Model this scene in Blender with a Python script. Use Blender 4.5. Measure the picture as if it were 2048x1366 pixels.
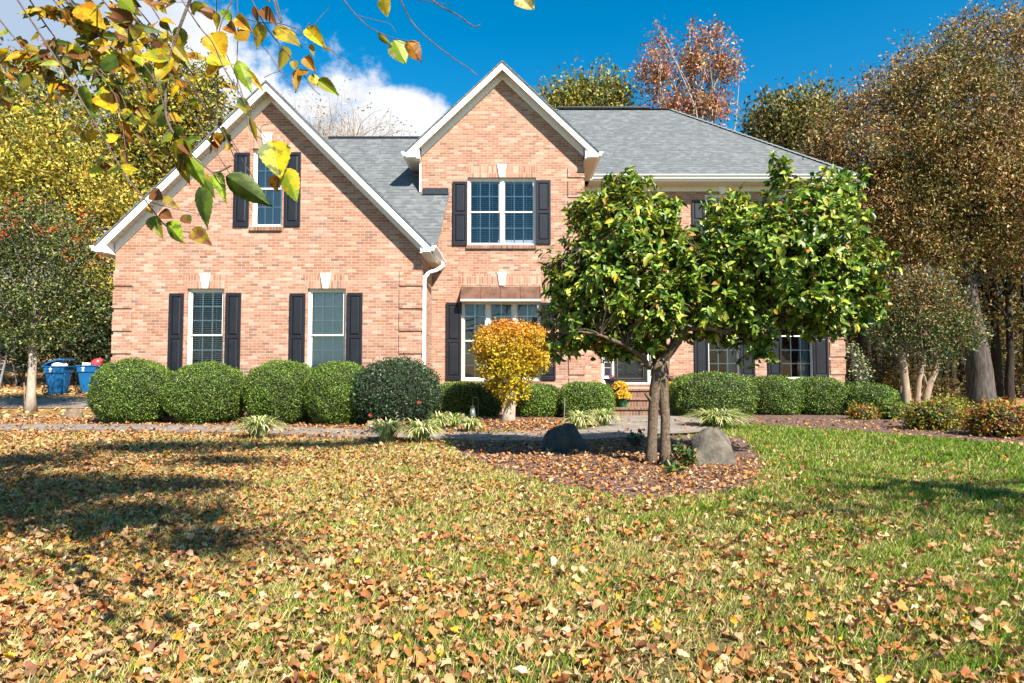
import bpy, bmesh, math, random
import numpy as np
from mathutils import Vector, Matrix
from mathutils.geometry import tessellate_polygon

for o in list(bpy.data.objects): bpy.data.objects.remove(o)
S = bpy.context.scene
COL = S.collection
random.seed(7)
RNG = np.random.default_rng(11)

# ------------------------------------------------------------------ camera
H, F, PITCH = 1.15, 1260.0, math.atan(59 / 1260.0)
cam_d = bpy.data.cameras.new("camera")
cam = bpy.data.objects.new("camera", cam_d)
COL.objects.link(cam)
cam.location = (0, 0, H)
cam.rotation_euler = (math.pi / 2 + PITCH, 0, 0)
cam_d.sensor_width = 36.0
cam_d.lens = F / 2048 * 36.0
cam_d.clip_start = 0.05
cam_d.clip_end = 2000
S.camera = cam
S.render.resolution_x, S.render.resolution_y = 1024, 683

# ------------------------------------------------------------------ world and sun
SUNV = Vector((0.69, -1.0, 1.13)).normalized()
SUN_EL = math.asin(SUNV.z)
SUN_AZ = math.atan2(SUNV.x, SUNV.y)
w = bpy.data.worlds.new("World")
S.world = w
w.use_nodes = True
nt = w.node_tree
nt.nodes.clear()
def NN(tree, typ, **kw):
    n = tree.nodes.new(typ)
    for k, v in kw.items():
        if k == 'ins':
            for kk, vv in v.items():
                n.inputs[kk].default_value = vv
        else:
            setattr(n, k, v)
    return n
def LK(tree, a, b): tree.links.new(a, b)
def MATH(tree, op, a, b=None, c=None, clamp=False):
    n = tree.nodes.new('ShaderNodeMath'); n.operation = op; n.use_clamp = clamp
    for i, v in enumerate((a, b, c)):
        if v is None: continue
        if isinstance(v, (int, float)): n.inputs[i].default_value = v
        else: tree.links.new(v, n.inputs[i])
    return n.outputs[0]
def SSTEP(tree, v, lo, hi):
    n = tree.nodes.new('ShaderNodeMapRange'); n.interpolation_type = 'SMOOTHSTEP'
    tree.links.new(v, n.inputs[0]); n.inputs[1].default_value = lo; n.inputs[2].default_value = hi
    return n.outputs[0]

sky = NN(nt, 'ShaderNodeTexSky', sky_type='NISHITA', sun_disc=False, sun_elevation=SUN_EL, sun_rotation=SUN_AZ,
         air_density=1.0, dust_density=0.3, ozone_density=3.0)
hsv = NN(nt, 'ShaderNodeHueSaturation', ins={'Hue': 0.487, 'Saturation': 1.45, 'Value': 1.35})
LK(nt, sky.outputs[0], hsv.inputs['Color'])
tc = NN(nt, 'ShaderNodeTexCoord')
sx = NN(nt, 'ShaderNodeSeparateXYZ'); LK(nt, tc.outputs['Generated'], sx.inputs[0])
ay = MATH(nt, 'ADD', MATH(nt, 'ABSOLUTE', sx.outputs[1]), 0.02)
ss = MATH(nt, 'DIVIDE', sx.outputs[0], ay)
tt = MATH(nt, 'DIVIDE', sx.outputs[2], ay)
cv = NN(nt, 'ShaderNodeCombineXYZ'); LK(nt, ss, cv.inputs[0]); LK(nt, tt, cv.inputs[1])
n1 = NN(nt, 'ShaderNodeTexNoise', ins={'Scale': 5.5, 'Detail': 9.0, 'Roughness': 0.58, 'Lacunarity': 2.1}); LK(nt, cv.outputs[0], n1.inputs['Vector'])
n2 = NN(nt, 'ShaderNodeTexNoise', ins={'Scale': 2.6, 'Detail': 5.0, 'Roughness': 0.5}); LK(nt, cv.outputs[0], n2.inputs['Vector'])
# distance to the cloud bank's upper right edge, a line in (azimuth, height)
dl = MATH(nt, 'ADD', MATH(nt, 'MULTIPLY', MATH(nt, 'ADD', ss, 0.390), -0.58), MATH(nt, 'MULTIPLY', MATH(nt, 'SUBTRACT', tt, 0.555), -0.80))
bank = MATH(nt, 'ADD', MATH(nt, 'MULTIPLY', dl, 3.2), MATH(nt, 'MULTIPLY', MATH(nt, 'SUBTRACT', n1.outputs[0], 0.5), 1.55))
bm_ = SSTEP(nt, bank, -0.02, 0.20)
right_cut = SSTEP(nt, MATH(nt, 'ADD', ss, MATH(nt, 'MULTIPLY', n1.outputs[0], 0.2)), 0.22, 0.10)
bm_ = MATH(nt, 'MULTIPLY', bm_, right_cut)
far = SSTEP(nt, MATH(nt, 'ADD', ss, MATH(nt, 'MULTIPLY', n2.outputs[0], 0.5)), 0.98, 1.12)
ex = MATH(nt, 'DIVIDE', MATH(nt, 'ADD', ss, 0.170), 0.115); ey = MATH(nt, 'DIVIDE', MATH(nt, 'SUBTRACT', tt, 0.372), 0.078)
er = MATH(nt, 'ADD', MATH(nt, 'MULTIPLY', ex, ex), MATH(nt, 'MULTIPLY', ey, ey))
puff = SSTEP(nt, MATH(nt, 'ADD', MATH(nt, 'SUBTRACT', 1.0, er), MATH(nt, 'MULTIPLY', MATH(nt, 'SUBTRACT', n1.outputs[0], 0.5), 3.0)), 0.0, 0.45)
bm_ = MATH(nt, 'MAXIMUM', bm_, puff)
bm_ = MATH(nt, 'MULTIPLY', bm_, SSTEP(nt, ss, -1.6, -1.1))
bm_ = MATH(nt, 'MULTIPLY', bm_, SSTEP(nt, tt, 0.95, 0.72))
mask = MATH(nt, 'MULTIPLY', bm_, SSTEP(nt, sx.outputs[1], 0.0, 0.15))
ccol = NN(nt, 'ShaderNodeMixRGB', ins={'Color1': (6.9, 7.0, 7.3, 1), 'Color2': (3.4, 4.3, 5.6, 1)})
shade = SSTEP(nt, MATH(nt, 'ADD', MATH(nt, 'MULTIPLY', n2.outputs[0], 1.0), MATH(nt, 'MULTIPLY', ss, -0.55)), 0.62, 0.95)
LK(nt, shade, ccol.inputs['Fac'])
mixs = NN(nt, 'ShaderNodeMixRGB')
LK(nt, mask, mixs.inputs['Fac']); LK(nt, hsv.outputs[0], mixs.inputs['Color1']); LK(nt, ccol.outputs[0], mixs.inputs['Color2'])
bg = NN(nt, 'ShaderNodeBackground', ins={'Strength': 0.053})
LK(nt, mixs.outputs[0], bg.inputs['Color'])
wo = NN(nt, 'ShaderNodeOutputWorld'); LK(nt, bg.outputs[0], wo.inputs[0])

sun_d = bpy.data.lights.new("sun", 'SUN')
sun_d.energy = 5.0
sun_d.angle = math.radians(0.5)
sun_d.color = (1.0, 0.93, 0.82)
sun = bpy.data.objects.new("sun", sun_d)
COL.objects.link(sun)
sun.rotation_euler = SUNV.to_track_quat('Z', 'Y').to_euler()

S.view_settings.view_transform = 'Standard'
S.view_settings.look = 'None'
S.view_settings.gamma = 1.0
S.view_settings.exposure = 1.45

# ------------------------------------------------------------------ pixel rays to places
def ray(px, py):
    dx = (px - 1024) / F; dy = (683 - py) / F
    return Vector((dx, math.cos(PITCH) - dy * math.sin(PITCH), math.sin(PITCH) + dy * math.cos(PITCH)))
def W(px, py, Y):
    d = ray(px, py); return Vector((0, 0, H)) + d * (Y / d.y)
def G(px, py, z=0.0):
    d = ray(px, py); return Vector((0, 0, H)) + d * ((z - H) / d.z)
def R4(x0, y0, x1, y1, Y):
    a = W(x0, y1, Y); b = W(x1, y0, Y); return a.x, b.x, a.z, b.z

# ------------------------------------------------------------------ materials
MATS = {}
ALB = 0.78
def new_mat(name):
    m = bpy.data.materials.new(name); m.use_nodes = True
    t = m.node_tree; b = t.nodes['Principled BSDF']
    MATS[name] = m
    return m, t, b
def plain(name, col, rough=0.6, metal=0.0, var=0.12, scale=8.0, bump=0.0, bscale=60.0, spec=0.5):
    m, t, b = new_mat(name)
    if max(col) < 0.6: col = tuple(c * ALB for c in col)
    g = NN(t, 'ShaderNodeNewGeometry')
    n = NN(t, 'ShaderNodeTexNoise', ins={'Scale': scale, 'Detail': 6.0, 'Roughness': 0.65}); LK(t, g.outputs['Position'], n.inputs['Vector'])
    mx = NN(t, 'ShaderNodeMixRGB', ins={'Color1': (*[c * (1 - var) for c in col], 1), 'Color2': (*[min(1, c * (1 + var)) for c in col], 1)})
    LK(t, SSTEP(t, n.outputs[0], 0.3, 0.7), mx.inputs['Fac']); LK(t, mx.outputs[0], b.inputs['Base Color'])
    b.inputs['Roughness'].default_value = rough; b.inputs['Metallic'].default_value = metal
    b.inputs['Specular IOR Level'].default_value = spec
    if bump:
        n3 = NN(t, 'ShaderNodeTexNoise', ins={'Scale': bscale, 'Detail': 4.0}); LK(t, g.outputs['Position'], n3.inputs['Vector'])
        bp = NN(t, 'ShaderNodeBump', ins={'Strength': bump, 'Distance': 0.01}); LK(t, n3.outputs[0], bp.inputs['Height']); LK(t, bp.outputs[0], b.inputs['Normal'])
    return m
def ramp(t, stops, interp='LINEAR'):
    if max(max(c) for _, c in stops) < 0.99: stops = [(p, tuple(x * ALB for x in c)) for p, c in stops]
    r = NN(t, 'ShaderNodeValToRGB'); r.color_ramp.interpolation = interp
    e = r.color_ramp.elements
    while len(e) > 1: e.remove(e[0])
    e[0].position = stops[0][0]; e[0].color = (*stops[0][1], 1)
    for p, c in stops[1:]:
        x = e.new(p); x.color = (*c, 1)
    return r
BRICKS = [(0.0, (0.27, 0.16, 0.12)), (0.025, (0.28, 0.20, 0.17)), (0.05, (0.37, 0.185, 0.13)), (0.22, (0.43, 0.225, 0.158)), (0.45, (0.46, 0.27, 0.192)),
          (0.60, (0.49, 0.31, 0.23)), (0.76, (0.40, 0.185, 0.12)), (0.88, (0.57, 0.42, 0.33)), (1.0, (0.49, 0.34, 0.26))]
def brick_mat(name, soldier=False, dark=1.0, wid=0.203, hgt=0.0671):
    m, t, b = new_mat(name)
    g = NN(t, 'ShaderNodeNewGeometry'); s = NN(t, 'ShaderNodeSeparateXYZ'); LK(t, g.outputs['Position'], s.inputs[0])
    u = MATH(t, 'ADD', s.outputs[0], s.outputs[1]); v = s.outputs[2]
    wn = NN(t, 'ShaderNodeTexNoise', ins={'Scale': 9.0, 'Detail': 2.0}); LK(t, g.outputs['Position'], wn.inputs['Vector'])
    wob = MATH(t, 'MULTIPLY', MATH(t, 'SUBTRACT', wn.outputs[0], 0.5), 0.014)
    u = MATH(t, 'ADD', MATH(t, 'ADD', u, 40.0), wob); v = MATH(t, 'ADD', MATH(t, 'ADD', v, 4.0), wob)
    c = NN(t, 'ShaderNodeCombineXYZ')
    LK(t, v if soldier else u, c.inputs[0]); LK(t, u if soldier else v, c.inputs[1])
    bt = NN(t, 'ShaderNodeTexBrick', offset=0.0 if soldier else 0.5, ins={'Color1': (0, 0, 0, 1), 'Color2': (1, 1, 1, 1), 'Mortar': (0, 0, 0, 1), 'Scale': 1.0,
        'Mortar Size': 0.0062, 'Mortar Smooth': 0.25, 'Bias': 0.0, 'Brick Width': wid, 'Row Height': hgt})
    LK(t, c.outputs[0], bt.inputs['Vector'])
    rp = ramp(t, BRICKS); LK(t, bt.outputs['Color'], rp.inputs[0])
    n = NN(t, 'ShaderNodeTexNoise', ins={'Scale': 55.0, 'Detail': 5.0, 'Roughness': 0.7}); LK(t, g.outputs['Position'], n.inputs['Vector'])
    nb = NN(t, 'ShaderNodeTexNoise', ins={'Scale': 1.3, 'Detail': 4.0, 'Roughness': 0.6}); LK(t, g.outputs['Position'], nb.inputs['Vector'])
    mot = NN(t, 'ShaderNodeMixRGB', blend_type='MULTIPLY', ins={'Fac': 1.0})
    r2 = ramp(t, [(0.25, (0.60, 0.54, 0.50)), (0.5, (0.95, 0.93, 0.92)), (0.72, (1.35, 1.38, 1.38))]); LK(t, n.outputs[0], r2.inputs[0])
    LK(t, rp.outputs[0], mot.inputs[1]); LK(t, r2.outputs[0], mot.inputs[2])
    mot2 = NN(t, 'ShaderNodeMixRGB', blend_type='MULTIPLY', ins={'Fac': 1.0})
    r3 = ramp(t, [(0.3, (0.84 * dark, 0.78 * dark, 0.75 * dark)), (0.7, (1.08 * dark, 1.08 * dark, 1.08 * dark))]); LK(t, nb.outputs[0], r3.inputs[0])
    LK(t, mot.outputs[0], mot2.inputs[1]); LK(t, r3.outputs[0], mot2.inputs[2])
    mo = NN(t, 'ShaderNodeMixRGB', ins={'Color2': (0.47 * dark, 0.345 * dark, 0.255 * dark, 1)})
    LK(t, bt.outputs['Fac'], mo.inputs['Fac']); LK(t, mot2.outputs[0], mo.inputs['Color1'])
    LK(t, mo.outputs[0], b.inputs['Base Color'])
    b.inputs['Roughness'].default_value = 0.9; b.inputs['Specular IOR Level'].default_value = 0.2
    hh = MATH(t, 'SUBTRACT', MATH(t, 'MULTIPLY', n.outputs[0], 0.5), bt.outputs['Fac'])
    bp = NN(t, 'ShaderNodeBump', ins={'Strength': 0.8, 'Distance': 0.008}); LK(t, hh, bp.inputs['Height']); LK(t, bp.outputs[0], b.inputs['Normal'])
    return m
def shingle_mat(name, axis, sinp):
    m, t, b = new_mat(name)
    g = NN(t, 'ShaderNodeNewGeometry'); s = NN(t, 'ShaderNodeSeparateXYZ'); LK(t, g.outputs['Position'], s.inputs[0])
    c = NN(t, 'ShaderNodeCombineXYZ'); LK(t, MATH(t, 'ADD', s.outputs[axis], 50.0), c.inputs[0])
    v = MATH(t, 'DIVIDE', s.outputs[2], sinp); LK(t, v, c.inputs[1])
    bt = NN(t, 'ShaderNodeTexBrick', offset=0.37, offset_frequency=3, squash=0.7, squash_frequency=2, ins={'Color1': (0, 0, 0, 1), 'Color2': (1, 1, 1, 1), 'Mortar': (0.3, 0.3, 0.3, 1), 'Scale': 1.0,
        'Mortar Size': 0.0, 'Bias': 0.0, 'Brick Width': 0.21, 'Row Height': 0.142})
    LK(t, c.outputs[0], bt.inputs['Vector'])
    rp = ramp(t, [(0.0, (0.115, 0.125, 0.132)), (0.35, (0.132, 0.143, 0.150)), (0.7, (0.150, 0.162, 0.168)), (1.0, (0.175, 0.188, 0.192))]); LK(t, bt.outputs['Color'], rp.inputs[0])
    fr = MATH(t, 'FRACT', MATH(t, 'DIVIDE', v, 0.142))
    # laminated shingle butts: the thick lower edge of a course, broken at random along it
    n4 = NN(t, 'ShaderNodeTexNoise', ins={'Scale': 1.0, 'Detail': 0.0})
    c4 = NN(t, 'ShaderNodeCombineXYZ'); LK(t, MATH(t, 'MULTIPLY', s.outputs[axis], 4.2), c4.inputs[0]); LK(t, MATH(t, 'MULTIPLY', MATH(t, 'FLOOR', MATH(t, 'DIVIDE', v, 0.142)), 7.3), c4.inputs[1]); LK(t, c4.outputs[0], n4.inputs['Vector'])
    edge = MATH(t, 'MULTIPLY', MATH(t, 'LESS_THAN', fr, 0.30), SSTEP(t, n4.outputs[0], 0.42, 0.5))
    n = NN(t, 'ShaderNodeTexNoise', ins={'Scale': 90.0, 'Detail': 4.0}); LK(t, g.outputs['Position'], n.inputs['Vector'])
    mm = NN(t, 'ShaderNodeMixRGB', blend_type='MULTIPLY', ins={'Fac': 1.0}); r2 = ramp(t, [(0.3, (0.75, 0.75, 0.75)), (0.7, (1.2, 1.2, 1.2))]); LK(t, n.outputs[0], r2.inputs[0])
    LK(t, rp.outputs[0], mm.inputs[1]); LK(t, r2.outputs[0], mm.inputs[2])
    me = NN(t, 'ShaderNodeMixRGB', ins={'Color2': (0.055, 0.06, 0.065, 1)}); LK(t, MATH(t, 'MULTIPLY', edge, 0.8), me.inputs['Fac']); LK(t, mm.outputs[0], me.inputs['Color1'])
    LK(t, me.outputs[0], b.inputs['Base Color'])
    b.inputs['Roughness'].default_value = 0.85; b.inputs['Specular IOR Level'].default_value = 0.3
    bp = NN(t, 'ShaderNodeBump', ins={'Strength': 0.6, 'Distance': 0.01}); LK(t, MATH(t, 'ADD', MATH(t, 'SUBTRACT', 1.0, fr), MATH(t, 'MULTIPLY', n.outputs[0], 0.4)), bp.inputs['Height']); LK(t, bp.outputs[0], b.inputs['Normal'])
    return m
def striped(name, col, axis, step, frac, dark):
    m, t, b = new_mat(name)
    g = NN(t, 'ShaderNodeNewGeometry'); s = NN(t, 'ShaderNodeSeparateXYZ'); LK(t, g.outputs['Position'], s.inputs[0])
    fr = MATH(t, 'FRACT', MATH(t, 'DIVIDE', MATH(t, 'ADD', s.outputs[axis], 50.0), step))
    mx = NN(t, 'ShaderNodeMixRGB', ins={'Color1': (*col, 1), 'Color2': (*dark, 1)}); LK(t, MATH(t, 'LESS_THAN', fr, frac), mx.inputs['Fac'])
    LK(t, mx.outputs[0], b.inputs['Base Color']); b.inputs['Roughness'].default_value = 0.5
    return m
def leaf_mat(name, rough=0.5, trans=0.25, spec=0.3, veins=False, sat=1.0):
    m, t, b = new_mat(name)
    at = NN(t, 'ShaderNodeAttribute', attribute_name='col')
    col = at.outputs['Color']
    if veins:
        uv = NN(t, 'ShaderNodeAttribute', attribute_name='luv'); s = NN(t, 'ShaderNodeSeparateXYZ'); LK(t, uv.outputs['Vector'], s.inputs[0])
        au = MATH(t, 'ABSOLUTE', s.outputs[0])
        wv = MATH(t, 'ABSOLUTE', MATH(t, 'SUBTRACT', MATH(t, 'FRACT', MATH(t, 'MULTIPLY', MATH(t, 'SUBTRACT', s.outputs[1], MATH(t, 'MULTIPLY', au, 0.7)), 8.0)), 0.5))
        vein = MATH(t, 'MAXIMUM', SSTEP(t, wv, 0.07, 0.0), SSTEP(t, au, 0.03, 0.0))
        g = NN(t, 'ShaderNodeNewGeometry')
        n = NN(t, 'ShaderNodeTexNoise', ins={'Scale': 42.0, 'Detail': 5.0, 'Roughness': 0.6}); LK(t, g.outputs['Position'], n.inputs['Vector'])
        at2 = NN(t, 'ShaderNodeAttribute', attribute_name='col2')
        m1 = NN(t, 'ShaderNodeMixRGB'); LK(t, SSTEP(t, MATH(t, 'ADD', MATH(t, 'MULTIPLY', n.outputs[0], 1.2), MATH(t, 'MULTIPLY', au, 0.25)), 0.58, 0.78), m1.inputs['Fac'])
        LK(t, col, m1.inputs['Color1']); LK(t, at2.outputs['Color'], m1.inputs['Color2'])
        m2 = NN(t, 'ShaderNodeMixRGB', blend_type='MULTIPLY', ins={'Color2': (0.62, 0.58, 0.4, 1)}); LK(t, MATH(t, 'MULTIPLY', vein, 0.6), m2.inputs['Fac']); LK(t, m1.outputs[0], m2.inputs['Color1'])
        n5 = NN(t, 'ShaderNodeTexNoise', ins={'Scale': 170.0, 'Detail': 2.0}); LK(t, g.outputs['Position'], n5.inputs['Vector'])
        m3 = NN(t, 'ShaderNodeMixRGB', ins={'Color2': (0.12, 0.045, 0.01, 1)}); LK(t, SSTEP(t, n5.outputs[0], 0.68, 0.74), m3.inputs['Fac']); LK(t, m2.outputs[0], m3.inputs['Color1'])
        col = m3.outputs[0]
    LK(t, col, b.inputs['Base Color']); b.inputs['Roughness'].default_value = rough; b.inputs['Specular IOR Level'].default_value = spec
    if trans > 0:
        tr = NN(t, 'ShaderNodeBsdfTranslucent'); LK(t, col, tr.inputs[0])
        ms = NN(t, 'ShaderNodeMixShader', ins={0: trans}); LK(t, b.outputs[0], ms.inputs[1]); LK(t, tr.outputs[0], ms.inputs[2])
        out = [x for x in t.nodes if x.type == 'OUTPUT_MATERIAL'][0]; LK(t, ms.outputs[0], out.inputs[0])
    return m
def bark_mat(name, c1, c2, vs=0.25, scale=14.0, bump=0.8):
    m, t, b = new_mat(name)
    g = NN(t, 'ShaderNodeNewGeometry'); mp = NN(t, 'ShaderNodeMapping', ins={'Scale': (1, 1, vs)}); LK(t, g.outputs['Position'], mp.inputs[0])
    n = NN(t, 'ShaderNodeTexNoise', ins={'Scale': scale, 'Detail': 8.0, 'Roughness': 0.7}); LK(t, mp.outputs[0], n.inputs['Vector'])
    r = ramp(t, [(0.3, c1), (0.5, tuple((a + d) / 2 for a, d in zip(c1, c2))), (0.68, c2)]); LK(t, n.outputs[0], r.inputs[0])
    LK(t, r.outputs[0], b.inputs['Base Color']); b.inputs['Roughness'].default_value = 0.9; b.inputs['Specular IOR Level'].default_value = 0.15
    bp = NN(t, 'ShaderNodeBump', ins={'Strength': bump, 'Distance': 0.02}); LK(t, n.outputs[0], bp.inputs['Height']); LK(t, bp.outputs[0], b.inputs['Normal'])
    return m
def glass_mat(name, tint=(0.88, 0.93, 0.93), refl=1.0):
    m, t, b = new_mat(name)
    t.nodes.remove(b)
    out = [x for x in t.nodes if x.type == 'OUTPUT_MATERIAL'][0]
    fr = NN(t, 'ShaderNodeFresnel', ins={'IOR': 1.5}); gl = NN(t, 'ShaderNodeBsdfGlossy', ins={'Roughness': 0.015}); tr = NN(t, 'ShaderNodeBsdfTransparent', ins={0: (*tint, 1)})
    g = NN(t, 'ShaderNodeNewGeometry'); n = NN(t, 'ShaderNodeTexNoise', ins={'Scale': 1.7, 'Detail': 1.0}); LK(t, g.outputs['Position'], n.inputs['Vector'])
    bp = NN(t, 'ShaderNodeBump', ins={'Strength': 0.12, 'Distance': 0.02}); LK(t, n.outputs[0], bp.inputs['Height']); LK(t, bp.outputs[0], gl.inputs['Normal'])
    ms = NN(t, 'ShaderNodeMixShader'); LK(t, MATH(t, 'MULTIPLY', fr.outputs[0], refl * 2.2, clamp=True), ms.inputs[0]); LK(t, tr.outputs[0], ms.inputs[1]); LK(t, gl.outputs[0], ms.inputs[2]); LK(t, ms.outputs[0], out.inputs[0])
    return m

M = {}
M['brick'] = brick_mat('brick')
M['soldier'] = brick_mat('soldier_brick')
M['soldier'] = brick_mat('soldier_brick_course', soldier=True)
M['sill'] = brick_mat('sill_brick', soldier=True, wid=0.3, hgt=0.075, dark=0.8)
M['step'] = brick_mat('step_brick', soldier=True, wid=0.26, hgt=0.078, dark=0.72)
M['shX'] = shingle_mat('shingles_front', 0, math.sin(math.radians(41)))
M['shXl'] = shingle_mat('shingles_front_low', 0, math.sin(math.radians(48)))
M['shY'] = shingle_mat('shingles_side', 1, math.sin(math.radians(45)))
M['white'] = plain('white_trim', (0.80, 0.79, 0.76), 0.45, var=0.03)
M['cream'] = plain('cream_vinyl', (0.72, 0.67, 0.59), 0.4, var=0.04)
M['soff_rake'] = striped('soffit_rake', (0.62, 0.55, 0.47), 0, 0.125, 0.07, (0.25, 0.2, 0.17))
M['soff_eave'] = striped('soffit_eave', (0.66, 0.58, 0.48), 1, 0.12, 0.07, (0.30, 0.25, 0.2))
M['soff_front'] = striped('soffit_front', (0.66, 0.58, 0.48), 0, 0.12, 0.07, (0.30, 0.25, 0.2))
M['shutter'] = plain('black_shutter', (0.014, 0.015, 0.021), 0.42, var=0.15, scale=3, bump=0.15, bscale=150, spec=0.35)
M['glass'] = glass_mat('window_glass')
M['glasslow'] = glass_mat('window_glass_lower', refl=0.45)
M['copper'] = plain('copper_sheet', (0.25, 0.135, 0.09), 0.38, metal=0.55, var=0.3, scale=4)
M['darkmetal'] = plain('dark_flashing', (0.045, 0.05, 0.058), 0.4, metal=0.4)
M['door'] = plain('black_door', (0.022, 0.022, 0.024), 0.32, var=0.05)
M['brass'] = plain('brass_came', (0.45, 0.36, 0.22), 0.4, metal=0.6)
M['blind'] = plain('blind_slat', (0.70, 0.70, 0.66), 0.5, var=0.03)
M['sheer'] = plain('reflection_sheer', (0.42, 0.48, 0.56), 0.8, var=0.05)  # sheet behind the attic panes; its grey-blue stands in for a reflection
M['shade'] = plain('window_shade', (0.62, 0.66, 0.62), 0.7, var=0.04)
M['curtain'] = plain('curtain', (0.42, 0.44, 0.46), 0.8, var=0.1)
M['concrete'] = plain('concrete', (0.25, 0.21, 0.175), 0.85, var=0.22, scale=2.2, bump=0.3)
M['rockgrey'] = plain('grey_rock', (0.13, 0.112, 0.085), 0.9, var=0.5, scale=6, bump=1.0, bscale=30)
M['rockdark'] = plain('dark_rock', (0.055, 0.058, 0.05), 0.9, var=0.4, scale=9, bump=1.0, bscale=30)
M['rockbrown'] = plain('brown_rock', (0.20, 0.14, 0.09), 0.9, var=0.3, scale=12, bump=1.0, bscale=30)
M['blue'] = plain('blue_plastic', (0.004, 0.115, 0.30), 0.42, var=0.12, scale=5)
M['rubber'] = plain('black_rubber', (0.02, 0.02, 0.02), 0.7)
M['greymetal'] = plain('grey_metal', (0.42, 0.42, 0.42), 0.4, metal=0.5)
M['white_bag'] = plain('white_bag', (0.75, 0.72, 0.72), 0.5, var=0.05)
M['red_bag'] = plain('red_bag', (0.5, 0.05, 0.05), 0.4, var=0.5, scale=12)
M['pot_black'] = plain('black_pot', (0.022, 0.025, 0.032), 0.35)
M['pot_green'] = plain('green_pot', (0.015, 0.15, 0.05), 0.4)
M['soil'] = plain('soil', (0.04, 0.025, 0.015), 0.95)
M['wood'] = plain('pale_wood', (0.45, 0.30, 0.14), 0.7)
M['iron'] = plain('iron', (0.03, 0.03, 0.03), 0.5, metal=0.5)
M['lanternglass'] = plain('frosted_glass', (0.13, 0.15, 0.13), 0.25, var=0.2, scale=40)
M['core'] = plain('shrub_core', (0.012, 0.018, 0.006), 0.95, var=0.5, scale=20)  # filler core of the shrubs, darkness of a shaded inside put into its colour
M['coreB'] = plain('shrub_core_brown', (0.03, 0.022, 0.012), 0.95, var=0.5, scale=20)
M['leaf'] = leaf_mat('leaf')
M['leafgloss'] = leaf_mat('leaf_glossy', rough=0.40, trans=0.20, spec=0.35)
M['leafdry'] = leaf_mat('leaf_dry', rough=0.75, trans=0.15, spec=0.2)
M['leafbirch'] = leaf_mat('leaf_birch', rough=0.5, trans=0.42, veins=True)
M['grass'] = leaf_mat('grass_blade', rough=0.6, trans=0.3, spec=0.2)
M['bark_mag'] = bark_mat('bark_magnolia', (0.045, 0.032, 0.022), (0.27, 0.20, 0.14), vs=0.9, scale=34, bump=1.0)
M['bark_oak'] = bark_mat('bark_oak', (0.03, 0.023, 0.02), (0.17, 0.14, 0.12), vs=0.15, scale=16, bump=1.0)
M['bark_dark'] = bark_mat('bark_dark', (0.015, 0.011, 0.009), (0.065, 0.05, 0.04), vs=0.2)
M['bark_pale'] = bark_mat('bark_pale', (0.28, 0.22, 0.17), (0.55, 0.46, 0.37), vs=0.4, scale=10)
M['bark_crape'] = bark_mat('bark_crape', (0.22, 0.14, 0.09), (0.48, 0.36, 0.26), vs=0.25, scale=9, bump=0.4)
M['bark_twig'] = bark_mat('bark_twig', (0.09, 0.06, 0.05), (0.26, 0.20, 0.17), vs=1, scale=50)

def ground_mat():
    m, t, b = new_mat('lawn_soil')
    g = NN(t, 'ShaderNodeNewGeometry'); s = NN(t, 'ShaderNodeSeparateXYZ'); LK(t, g.outputs['Position'], s.inputs[0])
    n = NN(t, 'ShaderNodeTexNoise', ins={'Scale': 45.0, 'Detail': 8.0, 'Roughness': 0.8}); LK(t, g.outputs['Position'], n.inputs['Vector'])
    n2_ = NN(t, 'ShaderNodeTexNoise', ins={'Scale': 0.7, 'Detail': 5.0, 'Roughness': 0.6}); LK(t, g.outputs['Position'], n2_.inputs['Vector'])
    ra = ramp(t, [(0.3, (0.07, 0.045, 0.02)), (0.5, (0.26, 0.20, 0.085)), (0.7, (0.42, 0.33, 0.15))]); LK(t, n.outputs[0], ra.inputs[0])
    rb = ramp(t, [(0.3, (0.04, 0.05, 0.012)), (0.5, (0.13, 0.17, 0.035)), (0.7, (0.26, 0.29, 0.08))]); LK(t, n.outputs[0], rb.inputs[0])
    f = SSTEP(t, MATH(t, 'ADD', MATH(t, 'MULTIPLY', s.outputs[0], 0.09), n2_.outputs[0]), 0.4, 0.95)
    mx = NN(t, 'ShaderNodeMixRGB'); LK(t, f, mx.inputs['Fac']); LK(t, ra.outputs[0], mx.inputs['Color1']); LK(t, rb.outputs[0], mx.inputs['Color2'])
    # leaf litter under the woods, far left and far back
    rc = ramp(t, [(0.3, (0.12, 0.05, 0.02)), (0.5, (0.40, 0.22, 0.09)), (0.7, (0.62, 0.42, 0.20))]); LK(t, n.outputs[0], rc.inputs[0])
    f2 = MATH(t, 'MULTIPLY', SSTEP(t, s.outputs[1], 15.5, 17.5), SSTEP(t, s.outputs[0], 1.0, -3.0))
    f3 = SSTEP(t, s.outputs[1], 20.0, 23.0)
    mx2 = NN(t, 'ShaderNodeMixRGB'); LK(t, MATH(t, 'MAXIMUM', f2, f3), mx2.inputs['Fac']); LK(t, mx.outputs[0], mx2.inputs['Color1']); LK(t, rc.outputs[0], mx2.inputs['Color2'])
    LK(t, mx2.outputs[0], b.inputs['Base Color']); b.inputs['Roughness'].default_value = 0.95; b.inputs['Specular IOR Level'].default_value = 0.1
    bp = NN(t, 'ShaderNodeBump', ins={'Strength': 1.0, 'Distance': 0.03}); LK(t, n.outputs[0], bp.inputs['Height']); LK(t, bp.outputs[0], b.inputs['Normal'])
    return m
M['ground'] = ground_mat()
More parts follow.
